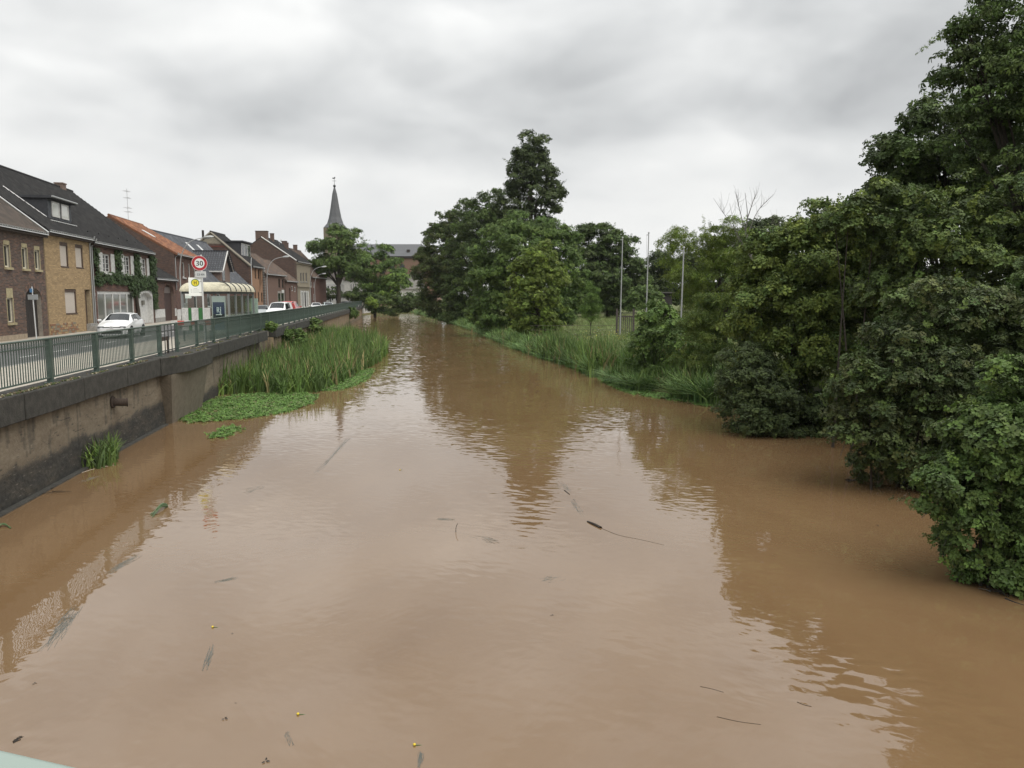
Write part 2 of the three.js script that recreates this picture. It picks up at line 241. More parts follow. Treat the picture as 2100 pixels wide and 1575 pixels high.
// ---------------------------------------------------------------- railings
const TOP = 3.5;
function railing(name, label, d0, d1, own, gap, bay) {
  const a = along(d0), b = along(d1), R = thing(name, label, 'railing', 'green railings along the river wall', [RAIL_O.x, COPE, RAIL_O.z], RAIL_TURN), H = TOP - COPE;
  part('handrail', metres(rbox(b - a, 0.045, 0.085, 0.015, (a + b) / 2, H - 0.022, 0)), M.green, R);
  part('upper_rail', metres(span(a, b, H - 0.2, H - 0.172, -0.02, 0.02)), M.green, R); part('lower_rail', metres(span(a, b, 0.125, 0.155, -0.03, 0.03)), M.green, R);
  const n = Math.max(1, Math.round((b - a) / bay)), post = metres(merge([span(-0.055, 0.055, 0, H - 0.046, -0.06, 0.06), span(-0.13, 0.13, 0.0, 0.018, -0.12, 0.12)]));
  for (let i = 0; i <= n; i++) { const m = part('post', post, M.green, R); m.position.x = lerp(a + 0.06, b - 0.06, i / n); }
  const rod = metres(span(-0.007, 0.007, 0.155, H - 0.045, -0.011, 0.011)), rest = [];
  for (let s = a + 0.16; s < b - 0.1; s += gap) { const d = D0 + s / RN; if (d > own[0] && d < own[1]) { const m = part('baluster', rod, M.green, R); m.position.x = s; } else rest.push(new THREE.Matrix4().makeTranslation(s, 0, 0)); }
  if (rest.length) copies('balusters', rod, M.green, rest, null, R);
}
railing('baluster_railing', 'green steel railing with open upright bars, nearest the camera on the wall', 4.4, 27.5, [15.5, 27.5], 0.122, 2.76);
railing('baluster_railing', 'green steel railing behind the thirty sign, in front of the bus shelter', 29.5, 46.9, [29, 47], 0.122, 2.9);
railing('baluster_railing', 'long green steel railing running far along the river to the street tree', 47.1, 165.5, [0, 0], 0.122, 3.0);
{
  const a = along(27.55), b = along(29.45), G = thing('wall_gate', 'narrow dark barred gate in the gap between two green railings', 'gate', null, [RAIL_O.x, COPE, RAIL_O.z], RAIL_TURN);
  part('gate_rail', metres(span(a, b, 1.055, 1.1, -0.03, 0.03)), M.green, G); for (const y of [0.12, 0.83]) part('gate_rail', metres(span(a, b, y, y + 0.035, -0.015, 0.015)), M.darkSteel, G);
  for (let i = 0; i < 5; i++) { const s = lerp(a + 0.12, b - 0.12, i / 4); part('gate_bar', metres(span(s - 0.014, s + 0.014, 0.02, 1.055, -0.014, 0.014)), M.darkSteel, G); }
  part('gate_bracket', metres(merge([span(a + 0.25, a + 1.15, 0.5, 0.64, -0.05, -0.016), span(a + 0.9, a + 1.0, 0.02, 0.5, -0.05, -0.016)])), M.rust, G);
}
// ---------------------------------------------------------------- the bridge we stand on
{
  const a = V(-9.0, 0, -3.85), b = V(6.6, 0, 1.07), L = b.clone().sub(a), len = L.length(), B = thing('bridge', 'road bridge with pale green handrail at the lower left corner', 'bridge', null, [a.x, 2.6, a.z], turnOf(L.x / len, L.z / len));
  part('deck', metres(span(-1, len + 3, -0.55, 0, -0.3, 7.5)), M.paving, B);
  part('handrail', metres(rbox(len, 0.06, 0.16, 0.02, len / 2, 1.083, 0.08)), std(lin(0.25, 0.31, 0.28), 0.45), B, 'pale green handrail');
  for (let s = 0.1; s < len; s += 2.1) part('post', metres(span(s - 0.04, s + 0.04, 0, 1.04, 0.04, 0.12)), M.green, B);
  part('lower_rail', metres(span(0.15, len, 0.12, 0.15, 0.06, 0.1)), M.green, B);
}
// ---------------------------------------------------------------- foliage kit
function sprayGeo(K, len, wid, spread, droop, seed) {                // K leaves round a short twig, about 1 unit in radius, +Y outward
  const r = rng(seed), pos = [];
  for (let i = 0; i < K; i++) {
    const az = i * 2.4 + r() * 0.8, rad = spread * Math.sqrt((i + 0.3) / K), el = (r() - 0.35) * 0.9 - droop, L = len * (0.75 + 0.5 * r()), W = wid * (0.8 + 0.4 * r()), tw = (r() - 0.5) * 1.1;
    const dir = V(Math.cos(az) * Math.cos(el), Math.sin(el), Math.sin(az) * Math.cos(el)), side = V(-Math.sin(az), 0, Math.cos(az)).applyAxisAngle(dir, tw), nrm = side.clone().cross(dir).normalize();
    const o = V(Math.cos(az) * rad * 0.55, (r() - 0.5) * 0.5, Math.sin(az) * rad * 0.55), P = (l, w, h) => { const p = o.clone().addScaledVector(dir, l * L).addScaledVector(side, w * W).addScaledVector(nrm, h * L); return [p.x, p.y, p.z]; };
    const b = P(0, 0, 0), t = P(1, 0, -0.12), a1 = P(0.28, 0.5, 0.07), a2 = P(0.68, 0.4, 0.03), c1 = P(0.28, -0.5, 0.07), c2 = P(0.68, -0.4, 0.03);
    pos.push(...b, ...t, ...a2, ...b, ...a2, ...a1, ...b, ...c2, ...t, ...b, ...c1, ...c2);
  }
  const g = new THREE.BufferGeometry(); g.setAttribute('position', new THREE.Float32BufferAttribute(pos, 3)); g.computeVertexNormals(); return g;
}
const SPRAY = { broad: sprayGeo(9, 0.85, 0.62, 1, 0.1, 1), maple: sprayGeo(10, 0.7, 0.7, 1, 0.15, 2), small: sprayGeo(14, 0.5, 0.4, 1.15, 0.05, 3), narrow: sprayGeo(11, 1.0, 0.24, 0.9, 0.35, 4), ivy: sprayGeo(8, 0.7, 0.75, 1.1, 0.35, 5), hang: sprayGeo(10, 0.95, 0.42, 0.9, 0.7, 6) };
const leafMat = new THREE.MeshPhysicalMaterial({ color: 0xffffff, roughness: 0.78, transmission: 0.22, thickness: 0, ior: 1.35, side: THREE.DoubleSide });
const bladeMat = new THREE.MeshPhysicalMaterial({ color: 0xffffff, roughness: 0.7, transmission: 0.2, thickness: 0, ior: 1.35, side: THREE.DoubleSide });
const bark = rough(lin(0.075, 0.062, 0.048), 0.95, 0.02), paleBark = rough(lin(0.16, 0.15, 0.13), 0.95, 0.01);
const qY = (n, spin) => new THREE.Quaternion().setFromUnitVectors(UP, n).multiply(new THREE.Quaternion().setFromAxisAngle(UP, spin));
const ball = (r) => { const z = 2 * r() - 1, a = 6.2832 * r(), s = Math.sqrt(1 - z * z); return V(s * Math.cos(a), z, s * Math.sin(a)); };
/* lobes: [cx, cy, cz, rx, ry, rz]; each carries puffs of sprays on its skin and thinner ones inside */
function crown(name, parent, lobes, o) {
  const r = rng(o.seed || 1), list = [], cs = [], s0 = o.size, cmul = (c, k) => lin(c[0] * k, c[1] * k, c[2] * k);
  const inside = (p, me, k) => lobes.some((l, i) => i !== me && ((p.x - l[0]) / l[3]) ** 2 + ((p.y - l[1]) / l[4]) ** 2 + ((p.z - l[2]) / l[5]) ** 2 < k * k);
  lobes.forEach((L, li) => {
    const c = V(L[0], L[1], L[2]), R = V(L[3], L[4], L[5]), mean = Math.cbrt(R.x * R.y * R.z), area = 12.57 * mean * mean;
    const pr0 = Math.min(o.puff, mean * 0.5), np = Math.max(6, Math.round((o.puffs || 1) * area / (pr0 * pr0 * 2.2)));
    for (let i = 0; i < np; i++) {
      const dir = ball(r); if (dir.y < -0.55 && r() < (o.skirt ?? 0.6)) continue;
      const rag = 1 + (o.rag ?? 0.18) * n3(dir.x * 2.3 + li, dir.y * 2.3, dir.z * 2.3 + o.seed), deep = r() < 0.25 ? 0.45 + 0.35 * r() : 0.86 + 0.16 * r();
      const pc = c.clone().add(dir.clone().multiply(R).multiplyScalar(deep * rag)); if (inside(pc, li, 0.7)) continue;
      const pr = pr0 * (0.6 + 0.7 * r()), tone = r(), out = dir.clone().multiply(V(1 / R.x, 1 / R.y, 1 / R.z)).normalize(), m = Math.round((o.dense ?? 1) * 3.4 * (pr / s0) ** 2 * (deep < 0.8 ? 0.8 : 1)) + 2;
      const cA = o.palette[Math.floor(tone * o.palette.length * 0.999)];
      for (let k = 0; k < m; k++) {
        const d = ball(r).addScaledVector(out, 0.55); d.y += 0.3; d.normalize(); const p = pc.clone().add(d.clone().multiply(V(1.25, 0.7, 1.25)).multiplyScalar(pr * (0.4 + 0.7 * r()))); p.y += (o.sag || 0) * (r() - 1) * pr;
        if (o.floor !== undefined && p.y < o.floor) continue;
        if (o.keep && !o.keep(p)) continue;
        const nn = d.clone().multiplyScalar(0.7).add(ball(r).multiplyScalar(0.55)); nn.y += o.up ?? 0.45; nn.normalize();
        const sc = s0 * (0.5 + 0.5 * r() + 0.45 * r() * r()); list.push(new THREE.Matrix4().compose(p, qY(nn, r() * 6.28), V(sc, sc, sc))); { const cB = o.palette[Math.floor(r() * o.palette.length)], w = 0.35 + 0.5 * r(), q = 0.7 + 0.6 * r(); cs.push(lin(lerp(cA[0], cB[0], w) * q, lerp(cA[1], cB[1], w) * q, lerp(cA[2], cB[2], w) * q)); }
      }
    }
  });
  // shoots that stick out of the mass and break its outline
  lobes.forEach((L, li) => {
    const R = V(L[3], L[4], L[5]), mean = Math.cbrt(R.x * R.y * R.z), n = Math.round((o.shoots ?? 1) * 5.5 * (mean / Math.min(o.puff, mean * 0.5)) ** 2 * 0.5);
    for (let i = 0; i < n; i++) {
      const dir = ball(r); if (dir.y < -0.5) continue; const p0 = V(L[0], L[1], L[2]).add(dir.clone().multiply(R).multiplyScalar(0.92)); if (inside(p0, li, 0.9)) continue;
      const go = dir.clone().multiplyScalar(0.7).add(ball(r).multiplyScalar(0.5)); go.y += (o.shootUp ?? 0.35); go.normalize(); const len = o.puff * (0.6 + 1.1 * r()), k = Math.max(3, Math.round(len / s0 * 1.6)), cA = o.palette[Math.floor(r() * o.palette.length)];
      for (let q = 0; q <= k; q++) { const t = q / k, p = p0.clone().addScaledVector(go, len * t); p.y -= (o.sag || 0.18) * len * t * t; p.add(ball(r).multiplyScalar(s0 * 0.45)); if (o.floor !== undefined && p.y < o.floor) continue; const sc = s0 * (0.75 - 0.4 * t) * (0.8 + 0.4 * r()), nn = go.clone().multiplyScalar(0.4).add(ball(r).multiplyScalar(0.7)); nn.y += 0.4; nn.normalize(); list.push(new THREE.Matrix4().compose(p, qY(nn, r() * 6.28), V(sc, sc, sc))); const w = 0.8 + 0.5 * r(); cs.push(lin(cA[0] * w, cA[1] * w, cA[2] * w)); }
    }
  });
  return copies(name, o.spray || SPRAY.broad, o.mat || leafMat, list, cs, parent);
}
/* a tree given by what the photograph shows of it: where the foot is, and lobes as [px, py, half width, half height] in photo pixels at depth d */
function tree(name, label, d, lobesPx, o) {
  const K = d / FOCAL, c = lobesPx.map(([x, y, w, h, dz = 0, thick]) => { const p = atDepth(x, y, d + dz); return [p.x, p.y, p.z, w * K, h * K, (thick || (o.thick ?? 0.9)) * (w * K + h * K) / 2]; });
  const foot = o.foot ? atDepth(o.foot, HORIZON, d) : V(c[0][0], 0, -d), ground = o.ground ?? landHeight(foot.x, d);
  const T = thing(name, label, o.category || 'tree', o.group, [foot.x, ground, -d]);
  const local = c.map(([x, y, z, a, b, e]) => [x - foot.x, y - ground, z + d, a, b, e]);
  if (!o.bush) {
    const top = Math.max(...local.map((l) => l[1] + l[4] * 0.5)), r0 = o.trunk || 0.028 * top, r = rng(o.seed + 77), fork = o.fork ? (EYE + (HORIZON - o.fork) * K) - ground : top * 0.28;
    const lead = local.reduce((a, b) => (b[1] + b[4] > a[1] + a[4] ? b : a)), tip = V(lead[0], top * 0.98, lead[2]);
    part('trunk', taper([V(0, -0.3, 0), V((r() - 0.5) * r0, fork * 0.5, (r() - 0.5) * r0), V(tip.x * 0.08, fork, tip.z * 0.1), V(tip.x * 0.5, lerp(fork, tip.y, 0.45), tip.z * 0.5), tip], r0, r0 * 0.12, 16, 9), o.bark || bark, T);
    for (const l of local) { const a = V(0, 0, 0).lerp(V(tip.x * 0.1, fork, 0), 1), b = V(l[0], l[1], l[2]), k = 2; for (let i = 0; i < k; i++) { const e = b.clone().add(ball(r).multiply(V(l[3], l[4], l[5])).multiplyScalar(0.6)), mid = a.clone().lerp(e, 0.5); mid.y += 0.12 * e.distanceTo(a); part('limb', taper([a, mid, e], r0 * 0.5, r0 * 0.08, 8, 6), o.bark || bark, T); } }
  } else if (o.stems) {
    const r = rng(o.seed + 5); for (let i = 0; i < o.stems; i++) { const l = local[Math.floor(r() * local.length)], e = V(l[0], l[1], l[2]).add(ball(r).multiply(V(l[3], l[4], l[5])).multiplyScalar(0.7)), a = V(l[0] * 0.6 + (r() - 0.5) * 0.8, -0.2, l[2] * 0.6 + (r() - 0.5) * 0.5), m = a.clone().lerp(e, 0.5); m.y += 0.4; part('stem', taper([a, m, e], o.stem || 0.05, 0.012, 8, 5), bark, T); }
  }
  crown(o.bush ? 'foliage' : 'crown', T, local, { ...o, floor: (o.floorAt ?? 0.05) - ground });
  return T;
}
/* tufts of long blades */
function tuftGeo(K, lean, wid, seed, segs = 3) {
  const r = rng(seed), pos = [];
  for (let i = 0; i < K; i++) {
    const az = r() * 6.283, le = lean * (0.35 + 0.9 * r()), h = 0.65 + 0.35 * r(), w = wid * (0.7 + 0.5 * r()), bx0 = (r() - 0.5) * 0.22, bz0 = (r() - 0.5) * 0.22, tw = r() * 6.28, sx = Math.cos(tw), sz = Math.sin(tw), q = [];
    for (let k = 0; k <= segs; k++) { const t = k / segs, b = le * t * t, y = h * (t - 0.32 * le * t * t), ww = w * (1 - t * t * 0.92) * 0.5; q.push([[bx0 + Math.cos(az) * b - sx * ww, y, bz0 + Math.sin(az) * b - sz * ww], [bx0 + Math.cos(az) * b + sx * ww, y, bz0 + Math.sin(az) * b + sz * ww]]); }
    for (let k = 0; k < segs; k++) pos.push(...q[k][0], ...q[k][1], ...q[k + 1][1], ...q[k][0], ...q[k + 1][1], ...q[k + 1][0]);
  }
  const g = new THREE.BufferGeometry(); g.setAttribute('position', new THREE.Float32BufferAttribute(pos, 3)); g.computeVertexNormals(); return g;
}
const TUFT = { reed: tuftGeo(5, 0.45, 0.062, 3, 4), sedge: tuftGeo(9, 1.0, 0.045, 4, 4), grass: tuftGeo(12, 0.5, 0.02, 5, 3) };
function inPoly(x, z, P) { let s = false; for (let i = 0, j = P.length - 1; i < P.length; j = i++) { const [xi, zi] = P[i], [xj, zj] = P[j]; if ((zi > z) !== (zj > z) && x < (xj - xi) * (z - zi) / (zj - zi) + xi) s = !s; } return s; }
const pxPoly = (list, h = 0) => list.map(([x, y]) => { const p = onLevel(x, y, h); return [p.x, p.z]; });
function scatter(P, per, r) { const xs = P.map((p) => p[0]), zs = P.map((p) => p[1]), x0 = Math.min(...xs), x1 = Math.max(...xs), z0 = Math.min(...zs), z1 = Math.max(...zs), n = Math.round((x1 - x0) * (z1 - z0) * per), out = []; for (let i = 0; i < n; i++) { const x = lerp(x0, x1, r()), z = lerp(z0, z1, r()); if (inPoly(x, z, P)) out.push([x, z]); } return out; }
function blades(name, label, category, spots, geo, h, wide, palette, seed, group) {   // spots: [x, y, z, scale]
  const r = rng(seed), list = [], cs = [];
  for (const [x, y, z, s = 1] of spots) { const hh = h * s * (0.55 + 0.65 * r()), w = wide * (0.8 + 0.4 * r()); list.push(new THREE.Matrix4().compose(V(x, y, z), new THREE.Quaternion().setFromEuler(new THREE.Euler((r() - 0.5) * 0.25, r() * 6.28, (r() - 0.5) * 0.25)), V(w, hh, w))); const c = palette[Math.floor(r() * palette.length)], k = 0.55 + 0.9 * r() * r() + 0.1; cs.push(lin(c[0] * k, c[1] * k, c[2] * k)); }
  return tag(copies(name, geo, bladeMat, list, cs, null), label, category, group);
}
// ---------------------------------------------------------------- houses
const dAtPx = (px) => { let lo = 20, hi = 220; for (let i = 0; i < 50; i++) { const m = (lo + hi) / 2; if (1050 + FOCAL * facadeX(m) / m < px) lo = m; else hi = m; } return (lo + hi) / 2; };
const P = {
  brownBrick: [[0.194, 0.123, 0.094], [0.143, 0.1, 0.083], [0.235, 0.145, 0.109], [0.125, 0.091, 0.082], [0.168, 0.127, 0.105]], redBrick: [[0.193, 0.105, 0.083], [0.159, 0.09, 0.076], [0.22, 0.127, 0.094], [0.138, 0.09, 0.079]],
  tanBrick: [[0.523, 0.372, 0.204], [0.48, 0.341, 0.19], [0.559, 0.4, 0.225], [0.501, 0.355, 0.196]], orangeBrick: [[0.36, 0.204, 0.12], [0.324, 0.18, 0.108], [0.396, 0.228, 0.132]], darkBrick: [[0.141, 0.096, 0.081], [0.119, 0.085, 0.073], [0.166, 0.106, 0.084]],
  brownTile: [[0.098, 0.081, 0.069], [0.082, 0.069, 0.06], [0.112, 0.089, 0.076]], blackTile: [[0.023, 0.023, 0.024], [0.018, 0.018, 0.019], [0.03, 0.029, 0.029]], orangeTile: [[0.287, 0.125, 0.066], [0.233, 0.098, 0.057], [0.341, 0.163, 0.089], [0.179, 0.087, 0.057]], greyTile: [[0.102, 0.109, 0.123], [0.087, 0.094, 0.109], [0.119, 0.126, 0.141]], mixTile: [[0.13, 0.091, 0.072], [0.111, 0.091, 0.081], [0.156, 0.111, 0.085]],
};
const mats = new Map();
const pal = (p) => { if (!mats.has(p)) mats.set(p, p.map((c) => rough(lin(...c), 0.92, 0.004))); return mats.get(p); };
const mortar = { brown: rough(lin(0.36, 0.32, 0.27), 0.95, 0.006), red: rough(lin(0.25, 0.18, 0.15), 0.95, 0.006), tan: rough(lin(0.47, 0.37, 0.24), 0.95, 0.006), grey: rough(lin(0.33, 0.29, 0.22), 0.92, 0.008), dark: rough(lin(0.17, 0.115, 0.095), 0.95, 0.006) };
const cream = rough(lin(0.5, 0.43, 0.26), 0.85, 0.003), creamFrame = std(lin(0.66, 0.62, 0.5), 0.6), brownPaint = rough(lin(0.11, 0.07, 0.05), 0.7, 0.003), shutterMat = std(lin(0.56, 0.5, 0.44), 0.6), zinc = std(lin(0.4, 0.41, 0.41), 0.45, { metalness: 0.5 }), lightZinc = std(lin(0.62, 0.63, 0.63), 0.5, { metalness: 0.3 }), curtain = std(lin(0.5, 0.49, 0.46), 0.95);
const slate = rough(lin(0.045, 0.047, 0.055), 0.7, 0.004), plaster = rough(lin(0.68, 0.67, 0.63), 0.9, 0.006), darkWood = rough(lin(0.035, 0.028, 0.025), 0.7, 0.004), brownWood = rough(lin(0.07, 0.038, 0.032), 0.7, 0.004), beam = rough(lin(0.08, 0.06, 0.05), 0.85, 0.005);
const clearGlass = new THREE.MeshPhysicalMaterial({ color: 0xffffff, roughness: 0.03, transmission: 1, thickness: 0, ior: 1.5 });
const unit = new THREE.BoxGeometry(1, 1, 1);
const basis = (o, u, v, n) => new THREE.Matrix4().makeBasis(u, v, n).setPosition(o);

function layBricks(H, frame, y0, y1, spans, palette, own = 0, row = 0.0775, len = 0.25, owner) {
  const r = rng(Math.round(y1 * 100 + H.W * 10)), list = [], cs = [], all = [];
  for (let j = 0, y = y0; y + row <= y1 + 0.01; j++, y += row) for (const [a, b] of spans(y + row / 2)) {
    let u = Math.floor(a / len) * len + (j % 2 ? -len / 2 : 0);
    for (; u < b; u += len) { const s = Math.max(u, a) + 0.006, e = Math.min(u + len, b) - 0.006; if (e - s > 0.04) all.push([(s + e) / 2, y + row / 2, e - s]); }
  }
  all.forEach(([u, y, w], i) => {
    const m = new THREE.Matrix4().multiplyMatrices(frame, new THREE.Matrix4().compose(V(u, y, 0.004 + 0.004 * r()), new THREE.Quaternion(), V(w, row - 0.013, 0.02))), k = Math.floor(r() * palette.length);
    if (own && i >= H.ownFrom && i < H.ownFrom + own) { const b = new THREE.Mesh(unit, pal(palette)[k]); b.name = 'brick'; b.applyMatrix4(m); (owner || H.g).add(b); } else { list.push(m); const c = palette[k], q = 0.82 + 0.36 * r(); cs.push(lin(c[0] * q, c[1] * q, c[2] * q)); }
  });
  if (list.length) copies('brickwork', unit, rough(0xffffff, 0.92, 0.003), list, cs, H.g);
}
const pantile = (() => { const s = new THREE.Shape(); const pts = []; for (let i = 0; i <= 6; i++) { const t = i / 6; pts.push([t - 0.5, 0.09 * Math.sin(t * 6.283 - 0.6)]); } s.moveTo(...pts[0]); pts.slice(1).forEach((p) => s.lineTo(...p)); pts.reverse().forEach(([x, y]) => s.lineTo(x, y - 0.06)); const g = new THREE.ExtrudeGeometry(s, { depth: 1, bevelEnabled: false }); return g.applyMatrix4(new THREE.Matrix4().set(1, 0, 0, 0, 0, 0, -1, 0.5, 0, 1, 0, 0, 0, 0, 0, 1)); })();
const flatTile = new THREE.BoxGeometry(1, 1, 0.07);
function layTiles(H, frame, W, L, palette, own = 0, tw = 0.28, tl = 0.33, geo = pantile, skip) {
  const r = rng(Math.round(W * 77 + L * 13)), list = [], cs = []; let n = 0; const total = Math.ceil(L / tl) * Math.ceil(W / tw), tilt = new THREE.Quaternion().setFromAxisAngle(V(1, 0, 0), 0.14);
  for (let j = 0; j * tl < L; j++) for (let i = 0; i * tw < W; i++) {
    const u = (i + 0.5) * tw; if (u > W + 0.05) continue; const l = Math.min(tl * 1.15, L - j * tl + 0.05), v = j * tl + l / 2; if (skip && skip(u, v)) continue;
    const m = new THREE.Matrix4().multiplyMatrices(frame, new THREE.Matrix4().compose(V(u + (r() - 0.5) * 0.008, v, 0.045 + 0.012 * r()), tilt, V(tw, l, tw)));
    const k = Math.floor(r() * palette.length); n++;
    if (n <= own) { const t = new THREE.Mesh(geo, pal(palette)[k]); t.name = 'roof_tile'; t.applyMatrix4(m); H.g.add(t); } else { list.push(m); const c = palette[k], q = 0.75 + 0.5 * r(); cs.push(lin(c[0] * q, c[1] * q, c[2] * q)); }
  }
  if (list.length) copies('roof_tiles', geo, rough(0xffffff, 0.95, 0.003), list, cs, H.g);
}
class House {
  constructor(name, label, d0, d1, depth, o = {}) {
    const x0 = (o.x0 ?? facadeX(d0)) + (o.shift || 0), x1 = (o.x1 ?? facadeX(d1)) + (o.shift || 0); this.A = V(x0, 0, -d0); const u = V(x1 - x0, 0, -(d1 - d0)); this.W = u.length(); this.u = u.normalize(); this.n = V(-this.u.z, 0, this.u.x); this.base = o.base ?? STREET; this.D = depth; this.ownFrom = 0;
    this.g = thing(name, label, o.category || 'house', o.group, [x0, this.base, -d0], turnOf(this.u.x, this.u.z)); this.holes = []; this.label = label;
  }
  at(px, py, z = 0) { const r = ray(px, py), o = this.A.clone().addScaledVector(this.n, z), t = o.sub(V(0, EYE, 0)).dot(this.n) / r.dot(this.n), p = r.multiplyScalar(t).add(V(0, EYE, 0)); return [p.clone().sub(this.A).dot(this.u), p.y - this.base]; }
  rect(a, b, c, d, z = 0) { const [u0] = this.at(a, (b + d) / 2, z), [u1] = this.at(c, (b + d) / 2, z), y1 = this.at((a + c) / 2, b, z)[1], y0 = this.at((a + c) / 2, d, z)[1]; return { u0, u1, y0: Math.max(y0, 0.02), y1, w: u1 - u0, h: y1 - y0, c: (u0 + u1) / 2 }; }
  open(a, b, c, d, arch = 0) { const q = this.rect(a, b, c, d); q.arch = arch; this.holes.push(q); return q; }
  front(eave, m, palette, own = 0, len = 0.25) {
    const s = new THREE.Shape([[0.01, -0.2], [this.W - 0.01, -0.2], [this.W - 0.01, eave], [0.01, eave]].map((p) => new THREE.Vector2(...p)));
    for (const q of this.holes) { const h = new THREE.Path(); h.moveTo(q.u0, q.y0); h.lineTo(q.u1, q.y0); if (q.arch) { h.lineTo(q.u1, q.y1 - q.arch); for (let i = 1; i < 12; i++) { const t = Math.PI * i / 12; h.lineTo(q.c + Math.cos(t) * q.w / 2, q.y1 - q.arch + Math.sin(t) * q.arch); } h.lineTo(q.u0, q.y1 - q.arch); } else { h.lineTo(q.u1, q.y1); h.lineTo(q.u0, q.y1); } h.lineTo(q.u0, q.y0); s.holes.push(h); }
    const wall = part('front_wall', metres(new THREE.ExtrudeGeometry(s, { depth: 0.32, bevelEnabled: false }).translate(0, 0, -0.32)), m, this.g);
    this.wallMesh = wall; this.eave = eave;
    if (palette) layBricks(this, new THREE.Matrix4(), 0.02, eave - 0.1, (y) => { let sp = [[0.01, this.W - 0.01]]; for (const q of this.holes) { if (y < q.y0 || y > q.y1) continue; let a = q.u0, b = q.u1; if (q.arch && y > q.y1 - q.arch) { const k = Math.sqrt(Math.max(0, 1 - ((y - q.y1 + q.arch) / q.arch) ** 2)) * q.w / 2; a = q.c - k; b = q.c + k; } const e = q.trim || 0; a -= e; b += e; sp = sp.flatMap(([s0, s1]) => (a >= s1 || b <= s0 ? [[s0, s1]] : [[s0, a], [b, s1]].filter(([p, r]) => r - p > 0.03))); } return sp; }, palette, own, 0.0775, len, wall);
    return wall;
  }
  shell(eave, ridge, m, gablePalette, far = true) {                // gable ends and back
    const D = this.D, pts = [[0, -0.2], [D, -0.2], [D, eave], [D / 2, ridge], [0, eave]], gable = () => new THREE.ExtrudeGeometry(new THREE.Shape(pts.map((p) => new THREE.Vector2(...p))), { depth: 0.3, bevelEnabled: false }).applyMatrix4(basis(V(0, 0, -D), V(0, 0, 1), UP, V(-1, 0, 0)));
    part('gable_wall', metres(gable().translate(0.312, 0, 0)), m, this.g); if (far) part('gable_wall', metres(gable().translate(this.W - 0.012, 0, 0)), m, this.g);
    part('back_wall', metres(span(0.32, this.W - 0.32, -0.2, eave, -D, -D + 0.3)), m, this.g);
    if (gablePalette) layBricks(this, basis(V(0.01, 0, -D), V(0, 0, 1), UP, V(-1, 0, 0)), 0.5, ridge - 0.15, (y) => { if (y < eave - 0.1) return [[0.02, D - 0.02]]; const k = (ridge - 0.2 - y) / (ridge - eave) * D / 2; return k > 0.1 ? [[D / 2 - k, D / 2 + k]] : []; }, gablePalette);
  }
  roof(eave, ridge, palette, own = 0, o = {}) {
    const D = this.D, over = o.over ?? 0.35, run = D / 2 + over, slope = (ridge - eave) / (D / 2), y0 = eave - slope * over + 0.06, rise = ridge + 0.06 - y0, L = Math.hypot(run, rise), W = this.W, side = o.side ?? 0.0;
    const f = (s) => { const a = [V(-side, y0, s > 0 ? over : -D - over), V(W + side, y0, s > 0 ? over : -D - over), V(W + side, ridge + 0.06, -D / 2), V(-side, ridge + 0.06, -D / 2)], p = []; const nn = V(0, run, s * rise).normalize().multiplyScalar(-0.14); const b = a.map((v) => v.clone().add(nn)); const q = (i, j, k, l) => p.push(...i.toArray(), ...j.toArray(), ...k.toArray(), ...i.toArray(), ...k.toArray(), ...l.toArray()); q(a[0], a[1], a[2], a[3]); q(b[1], b[0], b[3], b[2]); q(b[0], b[1], a[1], a[0]); q(b[3], b[0], a[0], a[3]); q(b[1], b[2], a[2], a[1]); const g = new THREE.BufferGeometry(); g.setAttribute('position', new THREE.Float32BufferAttribute(p, 3)); g.computeVertexNormals(); g.setAttribute('uv', new THREE.Float32BufferAttribute(new Float32Array(p.length / 3 * 2), 2)); return metres(g); };
    const c = palette[0], base = rough(lin(c[0] * 0.8, c[1] * 0.8, c[2] * 0.8), 0.9, 0.01);
    part('roof', f(1), base, this.g); part('roof', f(-1), base, this.g);
    const frame = basis(V(-side, y0, over), V(1, 0, 0), V(0, rise, -run).normalize(), V(0, run, rise).normalize());
    if (!o.plain) layTiles(this, frame, W + 2 * side, L, palette, own, o.tw, o.tl, o.geo, o.skip);
    const cap = o.cap || base; const g = []; for (let x = -side; x < W + side - 0.1; x += 0.42) g.push(new THREE.CylinderGeometry(0.13, 0.12, 0.44, 8, 1, false).rotateZ(Math.PI / 2).translate(x + 0.21, ridge + 0.1, -D / 2));
    part('ridge_cap', merge(g), cap, this.g);
    this.roofY = (z) => y0 + (over - z) / run * rise;
    if (!o.noGutter) { part('gutter', new THREE.CylinderGeometry(0.075, 0.075, W + 2 * side - 0.02, 10, 1, true, -Math.PI / 2, Math.PI).rotateX(Math.PI).rotateZ(Math.PI / 2).translate(W / 2, y0 + 0.0, over + 0.07), o.gutter || lightZinc, this.g); part('fascia', metres(span(0, W, y0 - 0.2, y0 - 0.1, over - 0.33, over - 0.05)), o.fascia || beam, this.g); }
    return { y0, over, slope };
  }
  downpipe(u, y1, over = 0.35, y0 = 0.05, m = zinc) { part('downpipe', tube([V(u, y1, over + 0.07), V(u, y1 - 0.18, over + 0.03), V(u, y1 - 0.45, 0.1), V(u, y1 - 0.7, 0.08), V(u, y1 - 1.5, 0.08), V(u, y0 + 0.5, 0.08), V(u, y0, 0.08)], 0.045, 30, 7), m, this.g); }
